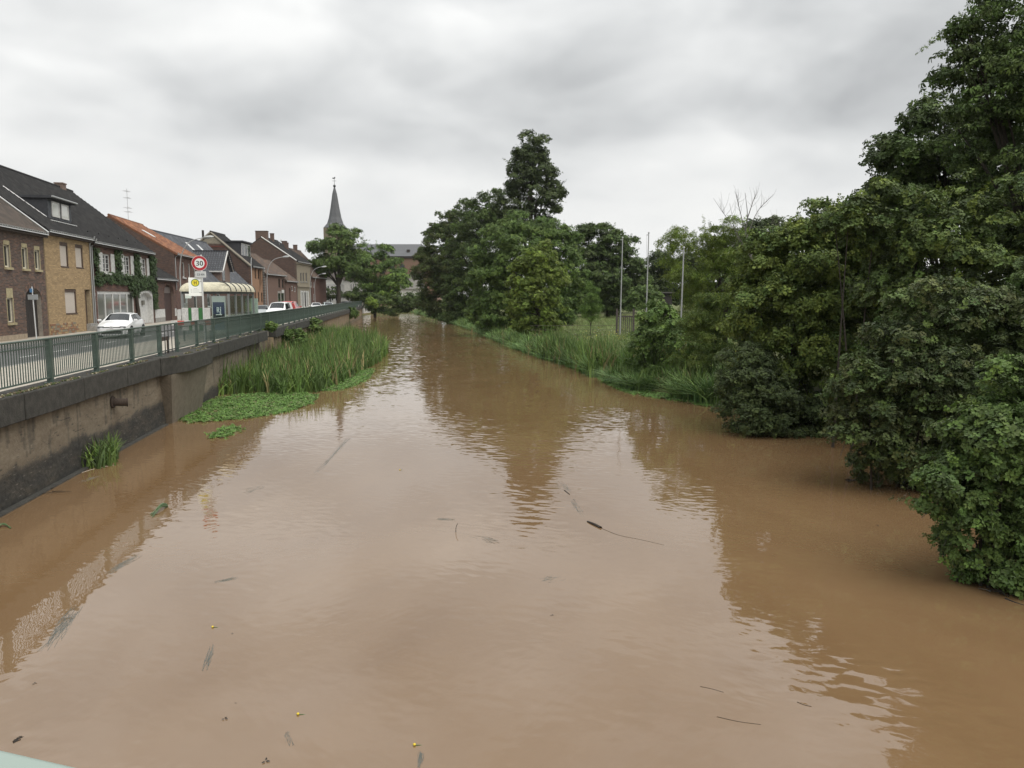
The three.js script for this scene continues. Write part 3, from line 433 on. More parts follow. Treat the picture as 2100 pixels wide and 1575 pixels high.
  window(q, o = {}) {
    const z = o.z ?? -0.14, t = o.frame ?? 0.06, fm = o.mat || M.white, g = [span(q.u0, q.u1, q.y1 - t, q.y1, z, z + 0.06), span(q.u0, q.u1, q.y0, q.y0 + t * 1.2, z, z + 0.06), span(q.u0, q.u0 + t, q.y0 + t * 1.2, q.y1 - t, z, z + 0.06), span(q.u1 - t, q.u1, q.y0 + t * 1.2, q.y1 - t, z, z + 0.06)];
    const w = part('window', metres(merge(g)), fm, this.g);
    part('pane', span(q.u0 + t, q.u1 - t, q.y0 + t, q.y1 - t, z + 0.012, z + 0.022), o.glass || M.glass, w);
    for (let i = 1; i < (o.cols || 1); i++) { const u = lerp(q.u0, q.u1, i / o.cols); part('mullion', metres(span(u - t * 0.5, u + t * 0.5, q.y0 + t, q.y1 - t, z + 0.024, z + 0.07)), fm, w); }
    for (let i = 1; i < (o.rows || 1); i++) { const y = lerp(q.y0, q.y1, i / o.rows); part('glazing_bar', metres(span(q.u0 + t, q.u1 - t, y - 0.014, y + 0.014, z + 0.024, z + 0.05)), fm, w); }
    if (o.curtain) part('curtain', metres(span(q.u0 + 0.05, q.u1 - 0.05, q.y0 + 0.05, q.y1 - 0.05, z - 0.16, z - 0.15)), curtain, w);
    if (o.sill) part('sill', metres(span(q.u0 - 0.1, q.u1 + 0.1, q.y0 - 0.12, q.y0 - 0.002, -0.1, 0.12)), o.sill, w);
    if (o.lintel) part('lintel', metres(span(q.u0 - 0.02, q.u1 + 0.02, q.y1 + 0.002, q.y1 + o.lintelH, -0.02, 0.03)), o.lintel, w);
    if (o.jamb) for (const u of [q.u0 - 0.07, q.u1]) part('jamb', metres(span(u + 0.002, u + 0.068, q.y0, q.y1, -0.1, 0.024)), o.jamb, w);
    return w;
  }
  shutter(q, frameMat = brownPaint) {
    const t = 0.07, w = part('window', metres(merge([span(q.u0, q.u1, q.y1 - 0.2, q.y1, -0.16, -0.02), span(q.u0, q.u1, q.y0, q.y0 + 0.09, -0.16, 0.03), span(q.u0, q.u0 + t, q.y0 + 0.09, q.y1 - 0.2, -0.16, -0.02), span(q.u1 - t, q.u1, q.y0 + 0.09, q.y1 - 0.2, -0.16, -0.02)])), frameMat, this.g);
    const n = Math.round((q.h - 0.29) / 0.07), g = []; for (let i = 0; i < n; i++) { const y = q.y0 + 0.09 + (i + 0.5) * (q.h - 0.29) / n; g.push(rbox(q.w - 2 * t, (q.h - 0.29) / n - 0.004, 0.02, 0.008, q.c, y, -0.09)); }
    part('roller_shutter', merge(g), shutterMat, w); return w;
  }
  chimney(u, z, w, d, y1, m, palette) { const y0 = this.roofY(Math.max(z, -this.D - z)) - 0.6, c = part('chimney', metres(span(u - w / 2, u + w / 2, y0, y1, z - d / 2, z + d / 2)), m, this.g); part('chimney_cap', metres(span(u - w / 2 - 0.05, u + w / 2 + 0.05, y1 + 0.003, y1 + 0.1, z - d / 2 - 0.05, z + d / 2 + 0.05)), m, c); return c; }
  aerial(u, z, y0, h) { const a = part('aerial', merge([bar(V(u, y0 - 0.4, z), V(u, y0 + h, z), 0.02), ...[[h * 0.92, 1.1], [h * 0.72, 0.9], [h * 0.42, 1.2], [h * 0.3, 1.0]].flatMap(([y, l], i) => [bar(V(u - l * 0.6, y0 + y, z + 0.1 * i), V(u + l * 0.6, y0 + y, z + 0.1 * i), 0.012, 0.012, 5), ...[-0.5, -0.25, 0.1, 0.4].map((k) => bar(V(u + k * l, y0 + y, z - 0.3), V(u + k * l, y0 + y, z + 0.3), 0.008, 0.008, 4))])]), zinc, this.g); return a; }
}

// 1: dark brown brick house at the left edge of the picture
{
  const H = new House('brick_house', 'dark brown brick house at the left edge with cream window surrounds and arched gate', 31.5, dAtPx(101), 12);
  const up = [[8, 502, 19.5, 548], [45, 508, 55.5, 551], [71, 513, 81, 553]].map((q) => H.open(...q)), low = H.open(15, 611, 27, 662), low2 = H.open(-28, 616, -14, 668), up2 = H.open(-33, 494, -22, 544), gate = H.open(53, 591, 86, 692, 0.62);
  const eave = H.at(50, 465)[1], ridge = 10.9; for (const q of [...up, low]) q.trim = 0.07;
  H.ownFrom = 380; H.front(eave, mortar.brown, P.brownBrick, 300); H.shell(eave, ridge, mortar.brown);
  for (const q of [...up, up2]) H.window(q, { sill: cream, lintel: cream, lintelH: 0.22, jamb: cream, cols: 1, mat: creamFrame, frame: 0.07 });
  for (const q of [low, low2]) H.window(q, { sill: cream, lintel: cream, lintelH: 0.5, jamb: cream, mat: creamFrame, frame: 0.07 });
  // voussoirs over the gate and its boards
  const a = gate, cy = a.y1 - a.arch; for (let i = 0; i < 17; i++) { const t = Math.PI * (i + 0.5) / 17, m = part('arch_brick', unit, pal(P.brownBrick)[i % 5], H.wallMesh); const rx = a.w / 2 + 0.15, ry = a.arch + 0.15; m.position.set(a.c + Math.cos(t) * rx, cy + Math.sin(t) * ry, 0.012); m.rotation.z = Math.atan2(Math.sin(t) / ry, Math.cos(t) / rx) - Math.PI / 2; m.scale.set(0.16, 0.28, 0.05); }
  const gt = part('gate', metres(span(a.u0, a.u1, a.y0, a.y1, -0.3, -0.26)), darkWood, H.g); for (let i = 0; i < 7; i++) part('board', metres(span(lerp(a.u0, a.u1, i / 7) + 0.008, lerp(a.u0, a.u1, (i + 1) / 7) - 0.008, a.y0, cy, -0.258, -0.235)), darkWood, gt); part('gate_rail', metres(span(a.u0, a.u1, cy + 0.01, cy + 0.09, -0.258, -0.22)), darkWood, gt);
  part('plinth', metres(span(0, gate.u0 - 0.15, 0, 0.28, 0.03, 0.07)), rough(lin(0.42, 0.34, 0.25), 0.9, 0.005), H.g);
  H.roof(eave, ridge, P.brownTile, 300, { tw: 0.3, tl: 0.36, geo: pantile }); H.downpipe(0.3, eave);
  const R = H.roofY; part('verge_flashing', merge([bar(V(H.W - 0.02, R(0.35) + 0.1, 0.35), V(H.W - 0.02, R(-5.9) + 0.1, -5.9), 0.05, 0.05, 6)]), zinc, H.g);
}
// 2: tan house with closed shutters and the slate dormer
{
  const H = new House('brick_house', 'narrow tan brick house with closed beige roller shutters and a slate dormer', dAtPx(103), dAtPx(194), 12);
  const w = [[123, 497, 139.5, 549], [154.5, 502, 170, 551], [133.5, 592, 157, 645]].map((q) => H.open(...q)), door = H.open(176, 594, 189, 682);
  const eave = H.at(148, 478)[1], ridge = 10.9;
  H.front(eave, mortar.tan, P.tanBrick); H.shell(eave, ridge, mortar.tan); w.forEach((q) => H.shutter(q));
  part('door', metres(span(door.u0, door.u1, door.y0, door.y1, -0.31, -0.26)), brownWood, H.g); part('door_reveal', metres(span(door.u0 - 0.12, door.u0 - 0.002, 0.02, door.y1, -0.2, 0.02)), rough(lin(0.24, 0.165, 0.09), 0.9, 0.005), H.g);
  for (let i = 0; i < 3; i++) part('step', metres(span(door.u0 - 0.1, door.u1 + 0.1, 0.003, 0.16 * (3 - i), 0.27 * i + 0.03, 0.27 * (i + 1) + 0.028)), M.kerb, H.g);
  // plinth of rough brick
  const r = rng(3); for (let j = 0; j < 5; j++) for (let i = 0; i < 16; i++) { const u = (i + (j % 2) * 0.5) * 0.27 + 0.05; if (u + 0.25 > door.u0 - 0.15) continue; const m = part('plinth_brick', unit, [pal(P.tanBrick)[i % 4], mortar.grey, pal(P.orangeBrick)[j % 3]][Math.floor(r() * 3)], H.wallMesh); m.position.set(u + 0.125, 0.07 + j * 0.135, 0.03); m.scale.set(0.24, 0.11, 0.05 + 0.02 * r()); }
  const z0 = -0.9, [ua, yb] = H.at(100, 462, z0), [ub] = H.at(147, 462, z0), yt = H.at(100, 407, z0)[1];
  H.roof(eave, ridge, P.blackTile, 300, { tw: 0.3, tl: 0.34, skip: (u, v) => false }); H.downpipe(H.W - 0.1, eave, 0.35, 0.05, zinc);
  const back = -(yt - eave) / ((ridge - eave) / 6) - 0.6, win = [0, 1].map((k) => ({ u0: lerp(ua, ub, 0.15 + 0.4 * k), u1: lerp(ua, ub, 0.47 + 0.4 * k), y0: lerp(yb, yt, 0.36), y1: lerp(yb, yt, 0.93) })).map((q) => ({ ...q, w: q.u1 - q.u0, h: q.y1 - q.y0, c: (q.u0 + q.u1) / 2 }));
  const D = part('dormer', metres(merge([span(ua, ub, yb - 0.3, yt, back, z0)])), slate, H.g, 'black slate dormer');
  for (const q of win) { const f = part('dormer_window', metres(merge([span(q.u0, q.u1, q.y1 - 0.07, q.y1, z0, z0 + 0.05), span(q.u0, q.u1, q.y0, q.y0 + 0.09, z0, z0 + 0.05), span(q.u0, q.u0 + 0.07, q.y0, q.y1, z0, z0 + 0.048), span(q.u1 - 0.07, q.u1, q.y0, q.y1, z0, z0 + 0.048)])), M.white, D); part('pane', span(q.u0 + 0.07, q.u1 - 0.07, q.y0 + 0.09, q.y1 - 0.07, z0 + 0.004, z0 + 0.02), new THREE.MeshPhysicalMaterial({ color: lin(0.5, 0.51, 0.48), roughness: 0.05, ior: 1.9 }), D); }  // pale pane colour stands in for the reflected sky
  part('dormer_roof', metres(merge([span(ua - 0.12, ub + 0.25, yt + 0.002, yt + 0.16, back - 0.2, z0 + 0.28)])), slate, D); part('dormer_gutter', bar(V(ua - 0.1, yt + 0.1, z0 + 0.33), V(ub + 0.25, yt + 0.1, z0 + 0.33), 0.06, 0.06, 8), zinc, D);
  // slates hung on the dormer's front, in a lozenge pattern
  const sl = new THREE.BoxGeometry(0.17, 0.17, 0.012); for (let j = 0; j < 12; j++) for (let i = 0; i < 22; i++) { const u = ua + 0.06 + i * 0.17 + (j % 2) * 0.085, y = yb - 0.1 + j * 0.15; if (u > ub - 0.08 || y > yt - 0.1 || win.some((q) => u > q.u0 - 0.09 && u < q.u1 + 0.09 && y > q.y0 - 0.08 && y < q.y1 + 0.09)) continue; const m = part('slate', sl, pal(P.greyTile)[(i + j) % 3], D); m.position.set(u, y, z0 + 0.008); m.rotation.set(0.06, 0, 0.785); }
  part('dormer_flashing', metres(merge([bar(V(ua - 0.3, H.roofY(z0 + 0.25) + 0.1, z0 + 0.25), V(ub + 0.2, H.roofY(z0 + 0.25) + 0.1, z0 + 0.25), 0.03, 0.03, 6), bar(V(ua - 0.25, H.roofY(z0) + 0.1, z0), V(ua - 0.25, H.roofY(back) + 0.1, back), 0.03, 0.03, 6), bar(V(0.25, H.roofY(-3.6) + 0.12, -3.6), V(0.25, H.roofY(-5.9) + 0.12, -5.9), 0.035, 0.035, 6)])), lightZinc, H.g);
  H.chimney(-2.2, -6.2, 0.7, 0.6, ridge + 0.75, slate); H.aerial(-2.6, -6.2, ridge + 0.6, 1.6);
}
// 3: ivy clad house
{
  const H = new House('brick_house', 'red brick house with white shutters and ivy round its upper windows', dAtPx(195), dAtPx(319), 12);
  const up = [[210, 521, 226, 560], [254, 525, 267, 563.5], [290, 530, 300, 567]].map((q) => H.open(...q)), big = H.open(201, 598, 276, 672), porch = H.open(283, 597, 311, 672, 0.5);
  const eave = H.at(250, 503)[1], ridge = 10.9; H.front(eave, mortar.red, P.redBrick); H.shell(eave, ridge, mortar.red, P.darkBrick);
  for (const q of up) { const w = H.window(q, { cols: 2, rows: 4, frame: 0.11, sill: M.white }); for (const s of [-1, 1]) { const a = s < 0 ? q.u0 - q.w * 0.52 : q.u1 + 0.03, sh = part('shutter', metres(span(a, a + q.w * 0.48, q.y0, q.y1 + 0.05, 0.02, 0.06)), M.white, H.g); for (let i = 0; i < 11; i++) { const y = lerp(q.y0 + 0.1, q.y1 - 0.1, i / 10); part('louvre', metres(span(a + 0.06, a + q.w * 0.48 - 0.06, y, y + 0.05, 0.06, 0.075)), M.white, sh); } } }
  H.window(big, { cols: 5, frame: 0.2, mat: M.white, glass: new THREE.MeshPhysicalMaterial({ color: lin(0.15, 0.155, 0.14), roughness: 0.06, ior: 1.5 }), z: -0.1 });
  const fr = part('porch', metres(merge([span(porch.u0 - 0.02, porch.u0 + 0.16, 0.01, porch.y1 - porch.arch, -0.35, 0.12), span(porch.u1 - 0.16, porch.u1 + 0.02, 0.01, porch.y1 - porch.arch, -0.35, 0.12), span(porch.u0 + 0.16, porch.u1 - 0.16, 0.01, porch.y1 - 0.1, -0.3, -0.25)])), M.white, H.g, 'white arched porch');
  for (let i = 0; i < 10; i++) { const t = Math.PI * (i + 0.5) / 10, m = part('arch_segment', unit, M.white, fr); m.position.set(porch.c + Math.cos(t) * (porch.w / 2 - 0.06), porch.y1 - porch.arch + Math.sin(t) * (porch.arch - 0.06), -0.11); m.rotation.z = t + Math.PI / 2; m.scale.set(0.55, 0.17, 0.46); }
  part('letter_box', metres(rbox(0.55, 0.36, 0.14, 0.02, porch.c + 0.2, 1.75, -0.18)), rough(lin(0.2, 0.19, 0.16), 0.6, 0.002), H.g);
  part('house_number', bx(0.22, 0.22, 0.02, 0.35, 2.4, 0.03), M.white, H.g);
  H.roof(eave, ridge, P.blackTile, 0, { tw: 0.3, tl: 0.34 }); H.downpipe(0.15, eave);
  H.chimney(H.W - 2.4, -6.0, 0.75, 0.6, H.at(163, 392, -6)[1], mortar.red);
  const snow = []; for (let i = 0; i < 6; i++) part('snow_hook', bx(0.08, 0.08, 0.1, 1.4 + i * 2.2, H.roofY(-0.5) + 0.12, -0.5), M.black, H.g);
  const I = thing('ivy', 'dark green ivy climbing round the white shuttered windows', 'climber', null, [H.A.x, STREET, H.A.z], H.g.rotation.y);
  const zones = [[193, 512, 201, 582], [236, 516, 247, 570], [275, 522, 285, 572], [307, 526, 318, 600], [200, 566, 316, 580], [262, 574, 316, 592], [270, 588, 284, 606], [312, 590, 320, 630]].map((q) => H.rect(...q, 0.05)), list = [], cs = [], r = rng(21);
  for (const q of zones) { const n = Math.round(q.w * q.h * 75); for (let i = 0; i < n; i++) { const a = r(), b = r(), u = lerp(q.u0 - 0.05, q.u1 + 0.05, a) + 0.16 * n2(b * 4, q.u0), y = lerp(q.y0 - 0.1, q.y1 + 0.1, b), z = 0.06 + 0.28 * r() * (0.6 + 0.5 * n2(u * 1.5, y * 1.5)); if (n2(u * 1.1 + 9, y * 1.1) < -0.75) continue; const nn = V((r() - 0.5) * 0.8, 0.35 + (r() - 0.5) * 0.6, 1).normalize(), s = 0.11 + 0.07 * r(); list.push(new THREE.Matrix4().compose(V(u, y, Math.max(0.05, z)), qY(nn, r() * 6.3), V(s, s, s))); const k = 0.7 + 0.6 * r(); cs.push(lin(0.05 * k, 0.085 * k, 0.028 * k)); } }
  copies('foliage', SPRAY.ivy, leafMat, list, cs, I);
  const su = H.at(279, 640)[0]; part('stem', taper([V(su, 0, 0.12), V(su + 0.1, 1, 0.16), V(su - 0.1, 2, 0.14), V(su, 3.2, 0.12), V(su + 0.3, 4, 0.1)], 0.19, 0.06, 14, 8), bark, I);
}
// 3b: wall with the arched gateway and lean-to roof
{
  const H = new House('gateway_house', 'low brick passage with a brown arched gate between ivy house and orange roofed house', dAtPx(320), dAtPx(364), 7);
  const arch = H.open(337, 582, 357, 664, 0.9), eave = H.at(342, 570)[1]; H.front(eave, mortar.red, P.redBrick);
  H.shell(eave, eave + 2.2, mortar.red, null); H.roof(eave, eave + 2.2, P.blackTile, 0, { tw: 0.3, tl: 0.34 });
  const gt = part('gate', metres(span(arch.u0, arch.u1, arch.y0, arch.y1, -0.3, -0.26)), brownWood, H.g); part('gate_panel', metres(span(arch.u0 + 0.25, arch.u1 - 0.25, arch.y1 - arch.arch * 0.95, arch.y1 - 0.3, -0.258, -0.24)), std(lin(0.16, 0.13, 0.12), 0.5), gt); for (let i = 0; i < 6; i++) part('board', metres(span(lerp(arch.u0, arch.u1, i / 6) + 0.01, lerp(arch.u0, arch.u1, (i + 1) / 6) - 0.01, 0.05, arch.y1 - arch.arch - 0.1, -0.258, -0.24)), brownWood, gt);
  for (let i = 0; i < 15; i++) { const t = Math.PI * (i + 0.5) / 15, m = part('arch_brick', unit, pal(P.redBrick)[i % 4], H.wallMesh); m.position.set(arch.c + Math.cos(t) * (arch.w / 2 + 0.13), arch.y1 - arch.arch + Math.sin(t) * (arch.arch + 0.13), 0.01); m.rotation.z = t - Math.PI / 2; m.scale.set(0.17, 0.26, 0.05); }
  const y = H.at(330, 634)[1]; for (const [a, b] of [[0.05, arch.u0 - 0.1], [arch.u1 + 0.1, H.W - 0.05]]) part('plinth', metres(span(a, b, 0.4, y, 0.02, 0.06)), M.white, H.g);
  part('plinth', metres(span(0.05, arch.u0 - 0.1, 0.01, 0.4, 0.02, 0.065)), M.kerb, H.g);
}
// 4: orange roofed house
{
  const H = new House('brick_house', 'brick house with an orange pantile roof, aerial and white plinth', dAtPx(365), dAtPx(415), 11.2);
  const up = [[374, 538, 379, 569], [386, 541, 390.5, 570], [397, 544, 401, 572]].map((q) => H.open(...q)), low = [[379, 602, 386, 634], [398, 606, 405, 634]].map((q) => H.open(...q));
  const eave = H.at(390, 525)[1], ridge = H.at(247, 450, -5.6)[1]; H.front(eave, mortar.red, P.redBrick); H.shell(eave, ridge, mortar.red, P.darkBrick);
  up.forEach((q) => H.window(q, { sill: M.white, frame: 0.1 })); low.forEach((q) => H.window(q, { sill: M.kerb, frame: 0.12 }));
  H.roof(eave, ridge, P.orangeTile, 300, { tw: 0.26, tl: 0.34, side: 0.05 }); H.downpipe(0.12, eave, 0.35, 2.9);
  part('plinth', metres(span(0.05, H.W - 0.05, 0.01, H.at(372, 634)[1], 0.02, 0.06)), M.white, H.g);
  const z = -3.0; part('skylight', metres(rbox(0.7, 0.06, 1.3, 0.02).rotateX(Math.atan((ridge - eave) / 5.6)).translate(3.2, H.roofY(z) + 0.14, z)), lightZinc, H.g);
  H.aerial(H.W * 0.55, -5.6, ridge, 3.3);
}
// 5: grey tiled house with a cross gable
{
  const H = new House('brick_house', 'low house with grey tiled cross gable behind the bus shelter', dAtPx(416) + 0.1, dAtPx(514), 11), eave = H.at(430, 580)[1], ridge = H.at(398, 494, -5.5)[1];
  const q = [[425, 600, 433, 630], [445, 602, 452, 630], [480, 606, 486, 630]].map((k) => H.open(...k)); H.front(eave, mortar.red, P.redBrick); H.shell(eave, ridge, mortar.red); q.forEach((k) => H.window(k, { frame: 0.1, sill: M.kerb }));
  H.roof(eave, ridge, P.greyTile, 0, { tw: 0.34, tl: 0.4, geo: flatTile });
  for (const [px, py] of [[388, 505], [410, 499]]) { const [u] = H.at(px, py, -4.4); part('skylight', metres(rbox(0.8, 0.07, 1.3, 0.02).rotateX(Math.atan((ridge - eave) / 5.5)).translate(u, H.roofY(-4.3) + 0.12, -4.3)), lightZinc, H.g); }
  // cross gable: its wall stands on the front, its ridge runs back
  const [ua] = H.at(452, 560), [ub] = H.at(471, 560), yb = eave - 0.1, ye = H.at(452, 553)[1], yp = H.at(461, 516)[1], uc = (ua + ub) / 2, back = -5.2;
  const s = new THREE.Shape([[ua, yb], [ub, yb], [ub, ye], [uc, yp], [ua, ye]].map((p) => new THREE.Vector2(...p))); const wall = part('cross_gable', metres(new THREE.ExtrudeGeometry(s, { depth: -back, bevelEnabled: false }).translate(0, 0, back + 0.02)), mortar.red, H.g);
  const k = H.rect(455, 553, 461, 577, 0.02); const wdw = part('window', metres(span(k.u0, k.u1, k.y0, k.y1, 0.022, 0.05)), brownWood, H.g); part('pane', span(k.u0 + 0.08, k.u1 - 0.08, k.y0 + 0.08, k.y1 - 0.08, 0.052, 0.06), M.glass, wdw);
  for (const sd of [-1, 1]) { const e = sd < 0 ? ua - 0.3 : ub + 0.3, L = Math.hypot(uc - e, yp - ye + 0.2), dir = V(uc - e, yp - (ye - 0.2), 0).normalize(), U = sd < 0 ? V(0, 0, -1) : V(0, 0, 1), nrm = U.clone().cross(dir), o = V(e, ye - 0.1, sd < 0 ? 0.4 : back + 0.4); layTiles(H, basis(o, U, dir, nrm), 5.2, L + 0.06, P.greyTile, sd < 0 ? 200 : 0, 0.3, 0.36); part('verge_board', merge([bar(V(e, ye - 0.15, 0.4), V(uc, yp + 0.08, 0.4), 0.09, 0.09, 4)]), M.white, H.g); part('gable_roof_deck', (() => { const a = V(e, ye - 0.14, 0.38), b = V(uc, yp + 0.06, 0.38), g = new THREE.BufferGeometry(); g.setAttribute('position', new THREE.Float32BufferAttribute([...a.toArray(), ...b.toArray(), b.x, b.y, back, ...a.toArray(), b.x, b.y, back, a.x, a.y, back], 3)); g.computeVertexNormals(); g.setAttribute('uv', new THREE.Float32BufferAttribute(new Float32Array(12), 2)); return metres(g); })(), slate, H.g); }
  part('eaves_board', metres(span(ua - 0.34, ua - 0.26, ye - 0.3, ye - 0.14, back, 0.42)), M.white, H.g);
}
// 6: tall gable house with a flat dormer
{
  const H = new House('brick_house', 'tall brown gabled house with patchy plaster at its peak and a flat roofed dormer', 110, 116.5, 10.6, { x0: -36.45, x1: -36.9 });
  const q = []; for (const [y0, y1] of [[551, 572], [598, 619]]) for (const x of [522.5, 529, 535.5]) q.push(H.open(x, y0 + (x - 522) * 0.15, x + 3, y1 + (x - 522) * 0.1)); const eave = H.at(528, 545)[1], ridge = H.at(447, 480, -5.3)[1];
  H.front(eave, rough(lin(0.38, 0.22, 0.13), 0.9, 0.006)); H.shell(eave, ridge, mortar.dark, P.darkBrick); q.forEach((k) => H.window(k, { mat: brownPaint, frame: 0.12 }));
  H.roof(eave, ridge, P.blackTile, 0, { tw: 0.34, tl: 0.36 });
  const r = rng(9), sh = new THREE.Shape(); const D = 10.6, k = ridge - eave, yA = ridge - k * 0.36; sh.moveTo(D / 2, ridge - 0.2); sh.lineTo(D / 2 - D / 2 * 0.34, yA); for (let i = 1; i < 9; i++) sh.lineTo(D / 2 + D / 2 * 0.68 * (i / 9 - 0.5), yA + 0.12 * (r() - 0.5)); sh.lineTo(D / 2 + D / 2 * 0.34, yA); sh.lineTo(D / 2, ridge - 0.2);
  part('plaster_patch', metres(new THREE.ExtrudeGeometry(sh, { depth: 0.03, bevelEnabled: false }).applyMatrix4(basis(V(0.006, 0, -D), V(0, 0, 1), UP, V(-1, 0, 0)))), rough(lin(0.36, 0.32, 0.25), 0.95, 0.03), H.g, 'patchy pale plaster in the gable peak');
  part('gable_band', metres(span(-0.06, -0.005, yA - 0.45, yA - 0.25, -D / 2 - 1.9, -D / 2 + 1.9)), rough(lin(0.17, 0.06, 0.045), 0.9, 0.005), H.g); part('gable_plate', metres(span(-0.05, -0.002, yA - 1.9, yA - 1.4, -D / 2 - 0.7, -D / 2 + 0.7)), M.kerb, H.g);
  for (const s of [-1, 1]) part('verge_plaster', metres(merge([bar(V(-0.03, eave - 0.2, -D / 2 + s * D / 2), V(-0.03, ridge - 0.05, -D / 2), 0.22, 0.16, 4)])), rough(lin(0.3, 0.27, 0.22), 0.95, 0.02), H.g);
  const z0 = -1.5, [ua, yb] = H.at(514, 536, z0), yt = H.at(514, 501, z0)[1], ub = H.W - 0.5, d = part('dormer', metres(span(0.9, ub, yb - 0.4, yt, -4.8, z0)), slate, H.g, 'flat roofed slate dormer'); part('dormer_roof', metres(span(0.7, ub + 0.2, yt + 0.002, yt + 0.18, -4.9, z0 + 0.35)), slate, d);
  for (let i = 0; i < 3; i++) { const a = lerp(1.1, ub - 0.2, i / 3), w = (ub - 1.3) / 3 - 0.1, f = part('dormer_window', metres(span(a, a + w, yb + 0.2, yt - 0.15, z0 + 0.003, z0 + 0.05)), M.white, d); part('pane', span(a + 0.12, a + w - 0.12, yb + 0.35, yt - 0.3, z0 + 0.052, z0 + 0.06), M.glass, H.g); }
  part('flue', bar(V(0.6, ridge - 1.2, -D / 2 - 1.2), V(0.6, ridge + 0.3, -D / 2 - 1.2), 0.16, 0.16, 8), darkWood, H.g); H.downpipe(-0.06, eave + 1.0, 0.1, 0.05, lightZinc);
}
// 7a, 7b: the low houses between the tall gables
{
  const H = new House('brick_house', 'low red brick house with three upper windows over a pale shopfront', 117.2, 129, 9, { x0: -36.9, x1: -37.25 });
  const q = [[571, 571, 575, 591], [578, 572, 582, 592], [585, 573, 589, 593]].map((k) => H.open(...k)), shop = H.open(570, 597, 590, 637), eave = H.at(570, 562)[1], ridge = H.at(565, 530, -4.5)[1];
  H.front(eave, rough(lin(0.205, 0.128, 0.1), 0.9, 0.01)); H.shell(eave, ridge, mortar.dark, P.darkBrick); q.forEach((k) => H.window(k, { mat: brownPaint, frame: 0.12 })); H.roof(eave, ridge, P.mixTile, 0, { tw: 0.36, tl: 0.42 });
  H.window(shop, { mat: rough(lin(0.4, 0.38, 0.34), 0.8, 0.004), frame: 0.35, cols: 3, z: -0.1 }); part('shop_sign', bx(1.4, 0.5, 0.06, shop.c, shop.y1 - 0.05, 0.05), M.white, H.g);
  const list = []; for (let i = 0; i < 26; i++) part('quoin', metres(span(-0.06, 0.5, 0.3 + i * 0.24, 0.42 + i * 0.24, -0.5, 0.05)), M.kerb, H.g);
  const H2 = new House('brick_house', 'small brick house with a two level tiled roof before the grey facade', 129.1, 137.3, 9, { x0: -37.25, x1: -37.55 });
  const w2 = [[598, 586, 601, 597], [604, 588, 606.5, 599]].map((k) => H2.open(...k)), dr = H2.open(593, 590, 596.5, 640), e2 = H2.at(600, 575)[1]; H2.front(e2, rough(lin(0.195, 0.115, 0.09), 0.9, 0.01)); H2.shell(e2, e2 + 3.4, mortar.dark, P.darkBrick); w2.forEach((k) => H2.window(k, { frame: 0.14 })); part('door', metres(span(dr.u0, dr.u1, 0.02, dr.y1, -0.3, -0.25)), darkWood, H2.g); H2.roof(e2, e2 + 3.4, P.mixTile, 0, { tw: 0.36, tl: 0.42 });
}
// 8: big brown gable with grey facade
{
  const H = new House('brick_house', 'tall house with a broad brown brick gable, corner chimney and grey rendered front', 137.5, 148.5, 11.8, { x0: -37.6, x1: -38.0 });
  const q = [616, 621, 627].map((x) => H.open(x, 559, x + 3, 578)), shop = H.open(617, 596, 632, 637), eave = H.at(622, 537)[1], ridge = H.at(546, 489, -5.9)[1];
  H.front(eave, mortar.grey); H.shell(eave, ridge, mortar.dark, P.darkBrick); q.forEach((k) => H.window(k, { mat: M.kerb, frame: 0.12, sill: M.kerb })); H.window(shop, { cols: 4, frame: 0.3, mat: M.white, z: -0.1 });
  part('cornice', metres(merge([span(0, H.W, eave - 0.5, eave - 0.25, 0.004, 0.25), span(0, H.W, eave * 0.46, eave * 0.46 + 0.25, 0.004, 0.18)])), mortar.grey, H.g); for (let i = 0; i < 4; i++) { const u = lerp(shop.u0 - 0.2, shop.u1, i / 3); part('pilaster', metres(span(u, u + 0.3, 0.02, shop.y1, 0.004, 0.14)), M.white, H.g); }
  H.roof(eave, ridge, P.blackTile, 0, { tw: 0.36, tl: 0.4 }); H.chimney(0.55, -5.9, 1.0, 2.0, ridge + 1.0, mortar.dark); H.chimney(4.5, -5.2, 0.6, 0.6, ridge + 0.9, mortar.dark); H.chimney(7.4, -3.4, 0.6, 0.6, H.roofY(-3.4) + 1.1, mortar.dark);
  for (const s of [1]) part('verge_board', merge([bar(V(-0.04, eave, 0.05), V(-0.04, ridge + 0.05, -5.9), 0.1, 0.1, 4)]), M.white, H.g); part('satellite_dish', new THREE.SphereGeometry(0.45, 12, 6, 0, 6.3, 0, 0.9).rotateX(1.2).translate(6.2, H.roofY(-4.4) + 0.7, -4.4), zinc, H.g); part('dish_arm', bar(V(6.2, H.roofY(-4.4), -4.4), V(6.2, H.roofY(-4.4) + 0.5, -4.4), 0.03), zinc, H.g);
}
// 9: dark house at the end of the row
{
  const H = new House('brick_house', 'dark brick house at the end of the row, beside the street tree', 148.7, 162, 10, { x0: -38.0, x1: -38.3 }); const eave = H.at(643, 570)[1] + 0.4;
  const q = [[638.5, 578, 640.5, 590], [643, 579, 645, 590], [638.5, 603, 640.5, 617], [643, 603, 645, 616]].map((k) => H.open(...k)); H.front(eave, rough(lin(0.15, 0.08, 0.065), 0.9, 0.01)); H.shell(eave, eave + 5.2, mortar.dark); q.forEach((k) => H.window(k, { frame: 0.12 })); H.roof(eave, eave + 5.2, P.mixTile, 0, { tw: 0.4, tl: 0.45 }); H.chimney(1, -5, 0.8, 0.8, eave + 6.4, mortar.dark); H.chimney(9, -5, 0.7, 0.7, eave + 6.2, mortar.dark);
}
